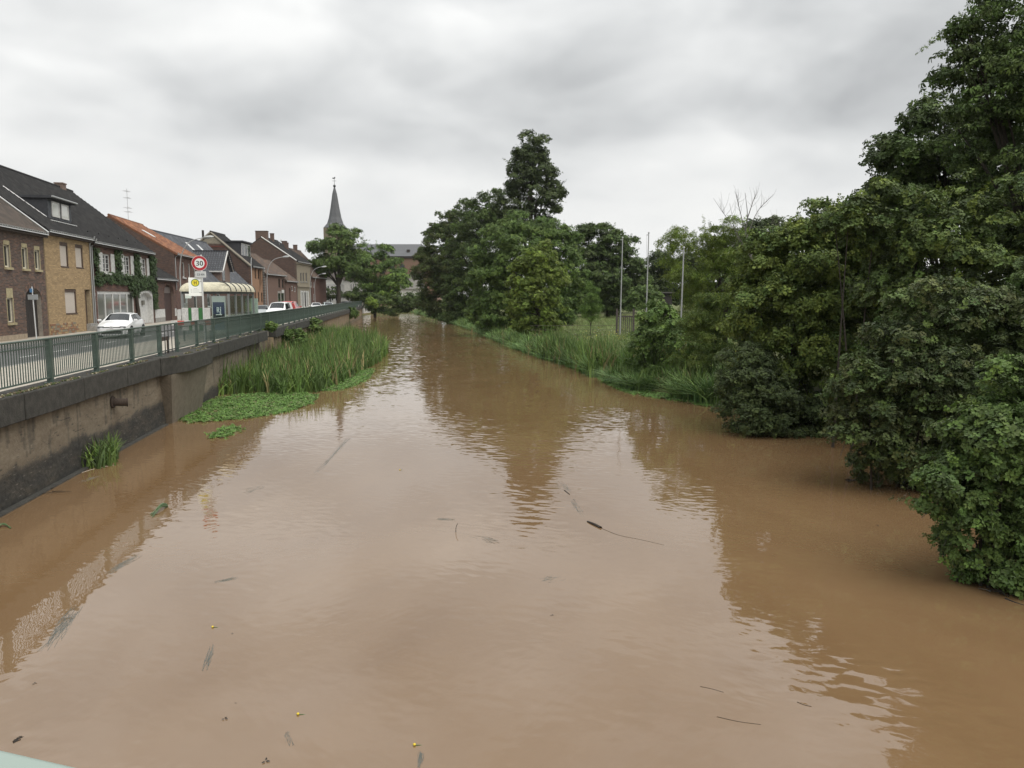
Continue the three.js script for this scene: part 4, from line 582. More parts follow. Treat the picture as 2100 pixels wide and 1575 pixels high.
// the white buildings at the street's end: they face us
function facing(name, label, category, d, pxL, pxR, pyTop, depth, mat) { const a = atDepth(pxL, HORIZON, d), b = atDepth(pxR, HORIZON, d), top = atDepth(pxL, pyTop, d).y - STREET, g = thing(name, label, category, null, [a.x, STREET, -d]); return { g, W: b.x - a.x, top, K: d / FOCAL, u: (px) => (px - pxL) * d / FOCAL, y: (py) => EYE + (HORIZON - py) * d / FOCAL - STREET }; }
function gabled(B, depth, eave, ridge, wallMat, roofMat) {            // ridge along x
  part('wall', metres(span(0, B.W, -1.8, eave, -depth, 0)), wallMat, B.g);
  const s = new THREE.Shape([[0.35, eave - 0.15], [-depth / 2, ridge], [-depth - 0.35, eave - 0.15]].map(([z, y]) => new THREE.Vector2(z, y))); part('roof', metres(new THREE.ExtrudeGeometry(s, { depth: B.W + 0.5, bevelEnabled: false }).applyMatrix4(basis(V(B.W + 0.25, 0, 0), V(0, 0, 1), UP, V(-1, 0, 0)))), roofMat, B.g);
}
function flatWindow(B, a, b, c, d, mat = M.white) { const u0 = B.u(a), u1 = B.u(c), y1 = B.y(b), y0 = B.y(d), w = part('window', metres(merge([span(u0, u1, y1 - 0.1, y1, 0.01, 0.09), span(u0, u1, y0, y0 + 0.1, 0.01, 0.09), span(u0, u0 + 0.1, y0, y1, 0.01, 0.088), span(u1 - 0.1, u1, y0, y1, 0.01, 0.088)])), mat, B.g); part('pane', span(u0 + 0.1, u1 - 0.1, y0 + 0.1, y1 - 0.1, 0.006, 0.03), M.glass, w); return w; }
{
  const B = facing('white_building', 'long white building with a row of windows behind the street tree', 'building', 188, 640, 706, 570, 10); gabled(B, 10, B.top, B.top + 4.5, plaster, rough(lin(0.09, 0.075, 0.07), 0.9, 0.02));
  for (let i = 0; i < 7; i++) { flatWindow(B, 647 + i * 8, 586, 652 + i * 8, 600); flatWindow(B, 647 + i * 8, 606, 652 + i * 8, 617); } part('string_course', metres(span(0, B.W, B.y(584), B.y(582), 0.003, 0.12)), M.white, B.g);
  const C = facing('white_house', 'small white house with a dark hipped roof right of the street tree', 'house', 186, 706, 745, 573, 9); gabled(C, 9, C.top, C.top + 3.2, plaster, rough(lin(0.06, 0.045, 0.04), 0.9, 0.03)); for (const x of [719, 724, 728.5]) flatWindow(C, x, 582, x + 3, 592);
  const E = facing('church_annex', 'low annex with grey roofs below the church nave', 'building', 214, 818, 862, 592, 9); gabled(E, 9, E.top, E.y(562), plaster, rough(lin(0.2, 0.19, 0.17), 0.9, 0.02));
}
// the church
{
  const d = 236, K = d / FOCAL, g = thing('church', 'brick church with a slate spire and long grey nave roof', 'church', null, [atDepth(687, HORIZON, d).x, 1.6, -d]), y = (py) => EYE + (HORIZON - py) * K - 1.6, x = (px) => (px - 687) * K, brickM = rough(lin(0.25, 0.16, 0.115), 0.9, 0.02), sl = rough(lin(0.125, 0.13, 0.14), 0.75, 0.02);
  const w = 20 * K; part('tower', metres(span(-w, w, -0.5, y(470), -2 * w, 0)), rough(lin(0.22, 0.185, 0.13), 0.9, 0.02), g);
  // eight-sided spire with flared foot
  const prof = [[22.5, 471], [22.5, 469], [15.5, 460], [12, 448], [8.5, 428], [4.4, 400], [0.9, 386]], pos = [], sides = 8; for (let i = 0; i < prof.length - 1; i++) for (let k = 0; k < sides; k++) { const pt = (j, s) => { const [r, py] = prof[j], sq = smooth(18, 14, r), a = (s + 0.5) * Math.PI * 2 / sides, R = r * K, c = V(Math.cos(a), 0, Math.sin(a)), m = Math.max(Math.abs(c.x), Math.abs(c.z)), q = c.clone().divideScalar(m); const e = q.lerp(c.clone().multiplyScalar(1.06), sq); return [e.x * R, y(py), e.z * R - w]; }; pos.push(...pt(i, k), ...pt(i + 1, k), ...pt(i + 1, k + 1), ...pt(i, k), ...pt(i + 1, k + 1), ...pt(i, k + 1)); }
  const sg = new THREE.BufferGeometry(); sg.setAttribute('position', new THREE.Float32BufferAttribute(pos, 3)); sg.computeVertexNormals(); sg.setAttribute('uv', new THREE.Float32BufferAttribute(new Float32Array(pos.length / 3 * 2), 2)); const sp = part('spire', metres(sg), sl, g);
  part('spire_ball', new THREE.SphereGeometry(0.42, 12, 8).translate(0, y(385), -w), M.darkSteel, sp); part('weathercock', merge([bar(V(0, y(386), -w), V(0, y(369), -w), 0.07, 0.05, 6), rbox(0.7, 0.35, 0.08, 0.03, -0.2, y(369.5), -w), bx(0.25, 0.5, 0.06, 0.18, y(368.5), -w), bar(V(-0.6, y(375), -w), V(0.6, y(375), -w), 0.05, 0.05, 5)]), M.darkSteel, sp);
  const x0 = x(700), x1 = x(896), e = y(527), rg = y(500), dz = 13; part('nave_wall', metres(span(x0, x1, -0.5, e, -dz, 0)), brickM, g);
  const rp = [[x0 - 0.3, e, 0.5], [x1 + 0.5, e, 0.5], [x1 - 0.5 - (e - rg) * -0.9, rg, -dz / 2], [x0 - 0.3, rg, -dz / 2], [x1 + 0.5, e, -dz - 0.5], [x0 - 0.3, e, -dz - 0.5]]; rp[2][0] = x(860); const f = [[0, 1, 2], [0, 2, 3], [1, 4, 2], [4, 5, 3], [4, 3, 2], [0, 4, 1], [0, 5, 4], [0, 3, 5]], pp = []; f.forEach((t) => t.forEach((i) => pp.push(...rp[i]))); const ng = new THREE.BufferGeometry(); ng.setAttribute('position', new THREE.Float32BufferAttribute(pp, 3)); ng.computeVertexNormals(); ng.setAttribute('uv', new THREE.Float32BufferAttribute(new Float32Array(pp.length / 3 * 2), 2)); const nr = part('nave_roof', metres(ng), sl, g);
  part('cornice', metres(span(x0, x1 + 0.2, e - 0.6, e - 0.1, 0.01, 0.35)), darkWood, g); part('roof_hatch', metres(merge([span(x(833), x(839), y(519), y(513), -3, -1.6)])), darkWood, nr); part('finial', bar(V(x(859), rg, -dz / 2), V(x(859), y(491), -dz / 2), 0.06, 0.03, 5), M.darkSteel, nr);
  const arch = (px, py0, py1, hw) => { const s = new THREE.Shape(), a = x(px - hw), b = x(px + hw), yt = y(py0) - (b - a) / 2; s.moveTo(a, y(py1)); s.lineTo(b, y(py1)); s.lineTo(b, yt); s.absarc((a + b) / 2, yt, (b - a) / 2, 0, Math.PI, false); s.lineTo(a, y(py1)); return s; };
  for (const px of [785, 805, 825, 868]) { const fr = part('window', metres(new THREE.ExtrudeGeometry(arch(px, 541, 562, 5.4), { depth: 0.12, bevelEnabled: false }).translate(0, 0, 0.01)), rough(lin(0.1, 0.065, 0.05), 0.9, 0.01), g); part('pane', new THREE.ExtrudeGeometry(arch(px, 543, 561, 4), { depth: 0.04, bevelEnabled: false }).translate(0, 0, 0.135), M.glass, fr); }
}
// ---------------------------------------------------------------- cars
const paintOf = (c) => new THREE.MeshPhysicalMaterial({ color: c, roughness: 0.35, clearcoat: 0.8, clearcoatRoughness: 0.05 });
const SHAPES = {
  hatch: { L: 4.05, st: [[2.02, 0.6, 0.58, 0.6, 0.6, 0.62], [1.93, 0.78, 0.7, 0.7, 0.72, 0.74], [1.45, 0.86, 0.82, 0.72, 0.84, 0.9], [0.95, 0.875, 0.92, 0.7, 0.95, 1.0], [0.2, 0.875, 0.95, 0.57, 1.37, 1.43], [-0.6, 0.875, 0.97, 0.58, 1.41, 1.46], [-1.35, 0.87, 0.99, 0.56, 1.36, 1.41], [-1.82, 0.84, 0.98, 0.62, 1.06, 1.1], [-2.0, 0.8, 0.8, 0.7, 0.82, 0.84], [-2.02, 0.74, 0.5, 0.7, 0.52, 0.53]] },
  van: { L: 4.5, st: [[2.25, 0.62, 0.66, 0.6, 0.7, 0.74], [2.15, 0.82, 0.86, 0.7, 0.88, 0.92], [1.6, 0.9, 1.02, 0.74, 1.06, 1.12], [1.2, 0.9, 1.1, 0.72, 1.14, 1.2], [0.45, 0.9, 1.12, 0.66, 1.74, 1.81], [-0.6, 0.9, 1.12, 0.68, 1.79, 1.86], [-2.1, 0.9, 1.12, 0.68, 1.78, 1.84], [-2.24, 0.88, 1.1, 0.68, 1.6, 1.64], [-2.25, 0.86, 0.5, 0.7, 0.52, 0.53]] },
};
function car(name, label, shape, color, x, d, turn, o = {}) {
  const S = SHAPES[shape], C = thing(name, label, 'car', 'cars and vans parked along the street', [x, ROAD + 0.004, -d], turn), paint = paintOf(color), st = S.st;
  const ring = (s) => { const [X, hw, sh, hr, re, top] = s, lo = 0.2; return [[0, lo], [hw * 0.9, lo], [hw, 0.36], [hw, sh * 0.78], [hw * 0.965, sh], [hr, re], [hr * 0.6, lerp(re, top, 0.75)], [0, top]].map(([z, y]) => V(X, y, z)); };
  const rings = st.map(ring), pos = [], tri = (a, b, c) => pos.push(...a.toArray(), ...b.toArray(), ...c.toArray()), mir = (v) => V(v.x, v.y, -v.z);
  for (let i = 0; i < rings.length - 1; i++) for (let k = 0; k < 7; k++) { const a = rings[i][k], b = rings[i][k + 1], c = rings[i + 1][k + 1], e = rings[i + 1][k]; tri(a, b, c); tri(a, c, e); tri(mir(a), mir(c), mir(b)); tri(mir(a), mir(e), mir(c)); }
  for (const r of [rings[0], rings.at(-1)]) for (let k = 0; k < 6; k++) { tri(r[0], r[k + 1], r[k + 2] || r[7]); tri(mir(r[0]), mir(r[k + 2] || r[7]), mir(r[k + 1])); }
  const g = new THREE.BufferGeometry(); g.setAttribute('position', new THREE.Float32BufferAttribute(pos, 3)); g.computeVertexNormals(); part('body', g, paint, C);
  const glassOf = (name, quads, off) => { const p = []; for (const q of quads) { const n = q[1].clone().sub(q[0]).cross(q[2].clone().sub(q[0])).normalize(); if (n.dot(off) < 0) n.negate(); const w = q.map((v) => v.clone().addScaledVector(n, 0.012)); p.push(...w[0].toArray(), ...w[1].toArray(), ...w[2].toArray(), ...w[0].toArray(), ...w[2].toArray(), ...w[3].toArray()); } const gg = new THREE.BufferGeometry(); gg.setAttribute('position', new THREE.Float32BufferAttribute(p, 3)); gg.computeVertexNormals(); return part(name, gg, M.glass, C); };
  const mix = (i, k, j, l, a, b) => rings[i][k].clone().lerp(rings[j][l], a).lerp(rings[i][l === undefined ? k : k], b || 0), cow = 3, rf = 4, re = st.length - (shape === 'van' ? 3 : 4);
  const P4 = (i, t) => rings[i][4].clone().lerp(rings[i][5], t);                // up a side pane
  const W = (t) => { const a = rings[cow], b = rings[rf]; return [5, 6, 7].map((k) => a[k].clone().lerp(b[k], t)); };
  const lo = W(0.1), hi = W(0.93); lo[0].z -= 0.03; hi[0].z -= 0.03; glassOf('windscreen', [[lo[0], lo[1], hi[1], hi[0]], [lo[1], lo[2], hi[2], hi[1]], [mir(lo[0]), mir(lo[1]), mir(hi[1]), mir(hi[0])], [mir(lo[1]), mir(lo[2]), mir(hi[2]), mir(hi[1])]], V(1, 0.5, 0));
  for (const s of [1, -1]) { const f = (v) => (s > 0 ? v : mir(v)), seg = [[cow, rf, 0.45, 1], [rf, rf + 1, 0.04, 0.96], [rf + 1, re, 0.04, shape === 'van' ? 0.3 : 0.9]]; for (const [i, j, a, b] of seg) glassOf('side_window', [[f(P4(i, 0.1).lerp(P4(j, 0.1), a)), f(P4(i, 0.1).lerp(P4(j, 0.1), b)), f(P4(i, 0.88).lerp(P4(j, 0.88), b)), f(P4(i, 0.88).lerp(P4(j, 0.88), a))]], V(0, 0.3, s)); part('door_handle', bx(0.16, 0.03, 0.03, -0.35, st[4][2] * 0.86, s * 0.885), paint, C); part('mirror', rbox(0.1, 0.13, 0.2, 0.03, st[3][0] - 0.22, st[4][2] + 0.07, s * 0.98), o.mirror || paint, C); }
  const a = rings[re], b = rings[re + 1], rw = [a[5].clone().lerp(b[5], 0.15), mir(a[5].clone().lerp(b[5], 0.15)), mir(a[5].clone().lerp(b[5], 0.85)), a[5].clone().lerp(b[5], 0.85)]; glassOf('rear_window', [rw], V(-1, 0.5, 0));
  for (const wx of [S.L * 0.31, -S.L * 0.32]) for (const s of [1, -1]) { const t = part('wheel', new THREE.TorusGeometry(0.235, 0.085, 8, 20).translate(wx, 0.32, s * 0.8), M.rubber, C); part('rim', new THREE.CylinderGeometry(0.19, 0.19, 0.12, 16).rotateX(Math.PI / 2).translate(wx, 0.32, s * 0.81), zinc, t); part('wheel_arch', new THREE.CylinderGeometry(0.37, 0.37, 0.06, 20).rotateX(Math.PI / 2).translate(wx, 0.36, s * (st[4][1] - 0.01)), M.black, C); }
  const nx = st[1][0]; for (const s of [1, -1]) part('headlight', rbox(0.28, 0.11, 0.34, 0.04, nx - 0.06, st[1][2] - 0.04, s * 0.58).rotateY(0), new THREE.MeshPhysicalMaterial({ color: lin(0.16, 0.17, 0.18), roughness: 0.08, clearcoat: 1 }), C);
  part('grille', bx(0.05, 0.07, 0.95, st[0][0] - 0.03, st[1][2] - 0.06, 0), M.black, C); part('lower_grille', bx(0.06, 0.16, 1.1, st[0][0] - 0.005, 0.36, 0), M.black, C); part('number_plate', bx(0.02, 0.11, 0.52, st[0][0] + 0.03, 0.5, 0), M.white, C);
  for (const s of [1, -1]) part('tail_light', rbox(0.1, 0.2, 0.22, 0.03, st.at(-3)[0] - 0.02, st[4][2] - 0.1, s * 0.72), std(lin(0.3, 0.02, 0.02), 0.2), C);
  if (o.badge) { const X = st[0][0] + 0.03, Y = st[1][2] - 0.05; part('badge', merge([new THREE.TorusGeometry(0.075, 0.01, 6, 20).rotateY(Math.PI / 2).translate(X, Y, 0), bar(V(X, Y + 0.06, -0.035), V(X, Y + 0.01, 0), 0.008), bar(V(X, Y + 0.06, 0.035), V(X, Y + 0.01, 0), 0.008), bar(V(X, Y + 0.02, -0.065), V(X, Y - 0.055, -0.025), 0.008), bar(V(X, Y - 0.055, -0.025), V(X, Y + 0.0, 0), 0.008), bar(V(X, Y + 0.0, 0), V(X, Y - 0.055, 0.025), 0.008), bar(V(X, Y - 0.055, 0.025), V(X, Y + 0.02, 0.065), 0.008)]), lightZinc, C); }
  return C;
}
const facingUs = Math.PI / 2 + Math.PI + 0.17;                       // front towards the camera, along the street
{
  const place = (px, d) => atDepth(px, HORIZON, d).x, turn = turnOf(0.17, 0.985);
  car('parked_car', 'white hatchback parked in front of the ivy clad house', 'hatch', lin(0.78, 0.79, 0.8), place(246, 46.5), 46.5, turnOf(0.2, 0.98), { badge: true });
  car('parked_car', 'grey car standing right of the bus shelter, left of the white van', 'hatch', lin(0.32, 0.35, 0.36), place(537, 84), 84, turnOf(0.17, 0.985));
  car('parked_van', 'white delivery van facing us beyond the bus shelter', 'van', lin(0.78, 0.79, 0.8), place(572, 78), 78, turnOf(0.05, 1), { mirror: M.black });
  car('parked_van', 'red van half hidden behind the white delivery van', 'van', lin(0.4, 0.05, 0.05), place(596, 92), 92, turnOf(-0.1, -1));
  car('parked_car', 'small white car showing over the railing near the grey facade', 'hatch', lin(0.7, 0.71, 0.72), place(648, 118), 118, turnOf(0.3, 0.95));
  car('parked_car', 'pale blue car showing over the railing under the small round tree', 'hatch', lin(0.5, 0.58, 0.6), place(672, 128), 128, turnOf(0.4, 0.9));
  car('parked_car', 'dark car parked below the street tree', 'hatch', lin(0.02, 0.02, 0.022), place(716, 152), 152, turnOf(0.9, 0.4));
}
// ---------------------------------------------------------------- lamps and signs
function lamp(label, px, d, top, reach) {
  const p = atDepth(px, HORIZON, d), L = thing('street_lamp', label, 'street lamp', 'curved street lamps', [p.x, ROAD, -d]), h = top - ROAD, pts = [V(0, 0, 0), V(0, h * 0.3, 0), V(0, h * 0.68, 0), V(reach * 0.12, h * 0.84, 0), V(reach * 0.42, h * 0.95, 0), V(reach, h, 0)];
  part('pole', taper(pts, 0.06, 0.026, 36, 9), zinc, L); part('pole_foot', bar(V(0, 0, 0), V(0, 1.1, 0), 0.09, 0.085, 10), zinc, L);
  const hd = part('lamp_head', new THREE.SphereGeometry(0.5, 14, 8).scale(0.78, 0.22, 0.36).rotateZ(0.1).translate(reach + 0.28, h + 0.0, 0), zinc, L); part('lamp_glass', new THREE.SphereGeometry(0.4, 12, 6, 0, 6.3, Math.PI / 2, Math.PI / 2).scale(0.8, 0.22, 0.36).rotateZ(0.1).translate(reach + 0.28, h - 0.02, 0), std(lin(0.5, 0.5, 0.48), 0.3), L); return L;
}
lamp('curved street lamp rising behind the thirty sign', 372, 54, EYE + (607 - 489) * 54 / 1600, 1.75);
lamp('curved street lamp behind the white delivery van', 549, 82, EYE + (607 - 528) * 82 / 1600, 1.75);
lamp('taller of the two lamps in front of the street tree', 637, 110, EYE + (607 - 548) * 110 / 1600, 1.7);
lamp('shorter, farther of the two lamps in front of the street tree', 646, 138, EYE + (607 - 562) * 138 / 1600, 1.4);
const flatSign = (tex) => new THREE.MeshStandardMaterial({ map: tex, roughness: 0.45 });
function plate(shape, tex, name, parent, pos, turn = 0) { const g = new THREE.ExtrudeGeometry(shape, { depth: 0.012, bevelEnabled: false }), m = part(name, g, zinc, parent); m.position.set(...pos); m.rotation.y = turn; const f = new THREE.ShapeGeometry(shape, 40), p = f.attributes.position, dummy = 0; let x0 = 1e9, x1 = -1e9, y0 = 1e9, y1 = -1e9; for (let i = 0; i < p.count; i++) { x0 = Math.min(x0, p.getX(i)); x1 = Math.max(x1, p.getX(i)); y0 = Math.min(y0, p.getY(i)); y1 = Math.max(y1, p.getY(i)); } for (let i = 0; i < p.count; i++) f.attributes.uv.setXY(i, (p.getX(i) - x0) / (x1 - x0), (p.getY(i) - y0) / (y1 - y0)); const q = part('sign_face', f.translate(0, 0, 0.015), flatSign(tex), m); return m; }
const disc = (r) => new THREE.Shape(Array.from({ length: 48 }, (_, i) => new THREE.Vector2(Math.cos(i * Math.PI / 24) * r, Math.sin(i * Math.PI / 24) * r))), rect = (w, h) => new THREE.Shape([[-w / 2, -h / 2], [w / 2, -h / 2], [w / 2, h / 2], [-w / 2, h / 2]].map((p) => new THREE.Vector2(...p)));
const stopFace = (c, w, h, lines) => { c.fillStyle = '#f1f3ee'; c.fillRect(0, 0, w, h); const cx = w / 2, cy = h * 0.28, R = w * 0.31; c.fillStyle = '#4f7a34'; c.beginPath(); c.arc(cx, cy, R, 0, 7); c.fill(); c.fillStyle = '#e9d63c'; c.beginPath(); c.arc(cx, cy, R * 0.8, 0, 7); c.fill(); c.fillStyle = '#5c5205'; c.font = `bold ${R * 1.25}px sans-serif`; c.textAlign = 'center'; c.textBaseline = 'middle'; c.fillText('H', cx, cy + R * 0.04); if (lines) { c.fillStyle = '#8d918d'; c.fillRect(w * 0.36, h * 0.585, w * 0.28, h * 0.014); for (const y of [0.66, 0.725, 0.79]) { c.fillRect(w * 0.13, h * y, w * 0.12, h * 0.016); c.fillRect(w * 0.3, h * y, w * 0.5, h * 0.012); } } };
{
  const d = 36.2, p = atDepth(416, HORIZON, d), S = thing('sign_post', 'steel post with round red thirty sign, small time plate and yellow green bus stop panel', 'sign', null, [p.x, STREET, -d]), y = (py) => EYE + (607 - py) * d / 1600 - STREET, x = (px) => (px - 416) * d / 1600, T = 0.26;
  part('post', bar(V(0, 0, 0), V(0, y(524), 0), 0.038, 0.038, 10), lightZinc, S);
  plate(disc(0.34), canvas(512, 512, (c, w) => { c.fillStyle = '#e9d9d8'; c.fillRect(0, 0, w, w); c.fillStyle = '#a3202b'; c.beginPath(); c.arc(256, 256, 246, 0, 7); c.fill(); c.fillStyle = '#d9dedd'; c.beginPath(); c.arc(256, 256, 164, 0, 7); c.fill(); c.fillStyle = '#14181b'; c.font = 'bold 226px sans-serif'; c.textAlign = 'center'; c.textBaseline = 'middle'; c.fillText('30', 256, 262); }), 'speed_sign', S, [x(413), y(541), 0.05], T);
  plate(rect(0.46, 0.27), canvas(256, 160, (c, w, h) => { c.fillStyle = '#b9bcbc'; c.fillRect(0, 0, w, h); c.strokeStyle = '#e3e4e4'; c.lineWidth = 8; c.strokeRect(6, 6, w - 12, h - 12); c.fillStyle = '#3c4042'; c.font = 'bold 72px sans-serif'; c.textAlign = 'center'; c.textBaseline = 'middle'; c.fillText('22-6h', w / 2, h / 2 + 4); }), 'time_plate', S, [x(414.5), y(563.5), 0.05], T);
  plate(rect(0.58, 0.84), canvas(340, 512, (c, w, h) => stopFace(c, w, h, true)), 'bus_stop_panel', S, [x(402.5), y(588.5), 0.045], T);
  for (const yy of [y(541), y(563), y(578), y(600)]) part('clamp', bar(V(x(404), yy, 0.01), V(0.03, yy, 0.01), 0.012, 0.012, 6), zinc, S);
  const d2 = 46, p2 = atDepth(381, HORIZON, d2), B = thing('bus_stop_sign', 'small bus stop flag on a thin post by the white plinth', 'sign', null, [p2.x, STREET, -d2]), yy = (py) => EYE + (607 - py) * d2 / 1600 - STREET;
  part('post', bar(V(0, 0, 0), V(0, yy(592), 0), 0.03, 0.03, 8), zinc, B); part('timetable', metres(rbox(0.3, 0.45, 0.06, 0.01, -0.05, yy(629), 0.04)), M.kerb, B); plate(rect(0.34, 0.5), canvas(256, 384, (c, w, h) => stopFace(c, w, h, false)), 'bus_stop_flag', B, [0.16, yy(603), 0.04], 0.3);
  const d3 = 40, p3 = atDepth(69, HORIZON, d3), Q = thing('street_sign', 'thin grey post with the back of a small sign before the arched gate', 'sign', null, [p3.x, STREET, -d3]), y3 = (py) => EYE + (607 - py) * d3 / 1600 - STREET;
  part('post', bar(V(0, 0, 0), V(-0.06, y3(588), 0), 0.032, 0.032, 8), lightZinc, Q); part('sign_back', metres(rbox(0.52, 0.26, 0.03, 0.02, -0.02, y3(609.5), 0.04)), std(lin(0.33, 0.35, 0.36), 0.5), Q); part('blue_sign', metres(rbox(0.05, 0.2, 0.24, 0.01, -0.06, y3(596), 0.06)), std(lin(0.06, 0.16, 0.3), 0.5), Q);
}
// ---------------------------------------------------------------- bus shelter
{
  const d = 42, S = thing('bus_shelter', 'glazed bus shelter with rounded cream roof behind the railing', 'bus shelter', null, [railX(d) - 0.72, STREET, -d], RAIL_TURN), L = 7, Wd = 2.35, h = 2.42;
  const rings = []; for (let i = 0; i <= 7; i++) { const t = i / 7 * Math.PI / 2, ins = 0.55 * (1 - Math.cos(t)), y = h + 0.12 + 0.5 * Math.sin(t), o = 0.12; rings.push([[-o + ins, y, o - ins], [L + o - ins, y, o - ins], [L + o - ins, y, -Wd - o + ins], [-o + ins, y, -Wd - o + ins]]); }
  const pos = []; for (let i = 0; i < 7; i++) for (let k = 0; k < 4; k++) { const a = rings[i][k], b = rings[i][(k + 1) % 4], c = rings[i + 1][(k + 1) % 4], e = rings[i + 1][k]; pos.push(...a, ...b, ...c, ...a, ...c, ...e); } const q = rings[7]; pos.push(...q[0], ...q[1], ...q[2], ...q[0], ...q[2], ...q[3]);
  const g = new THREE.BufferGeometry(); g.setAttribute('position', new THREE.Float32BufferAttribute(pos, 3)); g.computeVertexNormals(); g.setAttribute('uv', new THREE.Float32BufferAttribute(new Float32Array(pos.length / 3 * 2), 2)); part('roof', metres(g), rough(lin(0.66, 0.62, 0.47), 0.6, 0.003), S, 'rounded cream roof');
  for (let i = 0; i <= 5; i++) { const x = i * L / 5, pts = []; for (let k = 0; k <= 7; k++) { const t = k / 7 * Math.PI / 2, ins = 0.55 * (1 - Math.cos(t)); pts.push(V(x, h + 0.13 + 0.5 * Math.sin(t), 0.13 - ins)); } part('roof_rib', tube(pts, 0.035, 12, 5), M.darkSteel, S); }
  part('roof_beam', metres(merge([span(0, L, h, h + 0.12, -0.05, 0.05), span(0, L, h, h + 0.12, -Wd - 0.05, -Wd + 0.05), span(-0.05, 0.05, h + 0.001, h + 0.118, -Wd + 0.05, -0.05), span(L - 0.05, L + 0.05, h + 0.001, h + 0.118, -Wd + 0.05, -0.05)])), M.darkSteel, S);
  for (let i = 0; i <= 4; i++) for (const z of i % 4 ? [0] : [0, -Wd]) part('post', metres(span(i * L / 4 - 0.05, i * L / 4 + 0.05, 0, h, z - 0.05, z + 0.05)), std(lin(0.2, 0.21, 0.21), 0.5), S);
  const pane = new THREE.MeshPhysicalMaterial({ color: lin(0.88, 0.92, 0.9), roughness: 0.05, transmission: 1, thickness: 0, ior: 1.5 });
  part('end_pane', span(-0.006, 0.006, 0.25, h - 0.1, -Wd + 0.05, -0.05), pane, S); part('end_pane', span(L - 0.006, L + 0.006, 0.25, h - 0.1, -Wd + 0.05, -0.05), pane, S);
  for (let i = 0; i < 4; i++) part('side_pane', span(i * L / 4 + 0.06, (i + 1) * L / 4 - 0.06, 0.25, h - 0.1, -0.006, 0.006), pane, S);
  const po = part('poster_case', metres(rbox(0.08, 1.9, 0.72, 0.02, 0.12, 1.35, -0.55)), lightZinc, S, 'poster case with a blue poster'); const f = new THREE.PlaneGeometry(0.6, 1.72).rotateY(-Math.PI / 2).translate(0.076, 1.35, -0.55);
  part('poster', f, flatSign(canvas(256, 512, (c, w, h2) => { c.fillStyle = '#c9ccca'; c.fillRect(0, 0, w, 70); c.fillStyle = '#2c3b60'; c.fillRect(0, 70, w, 190); c.fillStyle = '#23292f'; c.fillRect(0, 260, w, 150); c.fillStyle = '#3d77ad'; c.beginPath(); c.moveTo(0, 440); c.lineTo(w, 370); c.lineTo(w, h2); c.lineTo(0, h2); c.fill(); c.fillStyle = '#e8ebee'; c.font = 'bold 120px sans-serif'; c.textAlign = 'center'; c.fillText('Rj', 128, 236); c.fillRect(60, 262, 136, 14); })), po);
  for (let i = 0; i < 5; i++) { const s = part('seat', metres(rbox(0.44, 0.06, 0.42, 0.03, 2.2 + i * 0.6, 0.5, -0.35)), std(lin(0.62, 0.17, 0.06), 0.5), S); part('seat_back', metres(rbox(0.44, 0.4, 0.05, 0.02, 2.2 + i * 0.6, 0.74, -0.14)), std(lin(0.62, 0.17, 0.06), 0.5), s); } part('seat_beam', metres(span(1.9, 4.9, 0.4, 0.46, -0.4, -0.32)), M.darkSteel, S);
  part('mint_panel', metres(span(L + 0.35, L + 0.43, 0.1, 2.15, -0.55, 0.2)), rough(lin(0.42, 0.55, 0.47), 0.6, 0.002), S, 'pale mint panel at the far end');
  const F = thing('panel_board', 'board of white and green panels left of the bus shelter', 'board', null, [railX(40) - 1.1, STREET, -40], 0); const mats2 = [M.white, std(lin(0.03, 0.14, 0.04), 0.5), M.white, std(lin(0.03, 0.14, 0.04), 0.5), M.white], ws = [0.34, 0.16, 0.36, 0.22, 0.38]; let xx = -1.6; ws.forEach((w, i) => { part('panel', metres(rbox(w - 0.01, 1.15, 0.05, 0.01, xx + w / 2, 1.12, 0.004 * i)), mats2[i], F); xx += w; }); for (const x2 of [-1.55, -0.2]) part('leg', metres(span(x2 - 0.03, x2 + 0.03, 0, 1.6, -0.1, -0.03)), M.darkSteel, F);
  const B = thing('road_barrier', 'red and white barrier plank in front of the panel board', 'barrier', null, [railX(37.5) - 1.0, STREET, -37.5], 0.2); for (let i = 0; i < 6; i++) part('stripe', metres(rbox(0.29, 0.22, 0.04, 0.008, -1.3 + i * 0.3, 1.02, 0)), i % 2 ? std(lin(0.5, 0.08, 0.06), 0.5) : M.white, B); for (const x2 of [-1.2, 0.1]) part('leg', metres(merge([span(x2 - 0.03, x2 + 0.03, 0, 1.06, -0.03, 0.03), span(x2 - 0.06, x2 + 0.06, 0.001, 0.1, -0.3, 0.3)])), M.darkSteel, B);
}
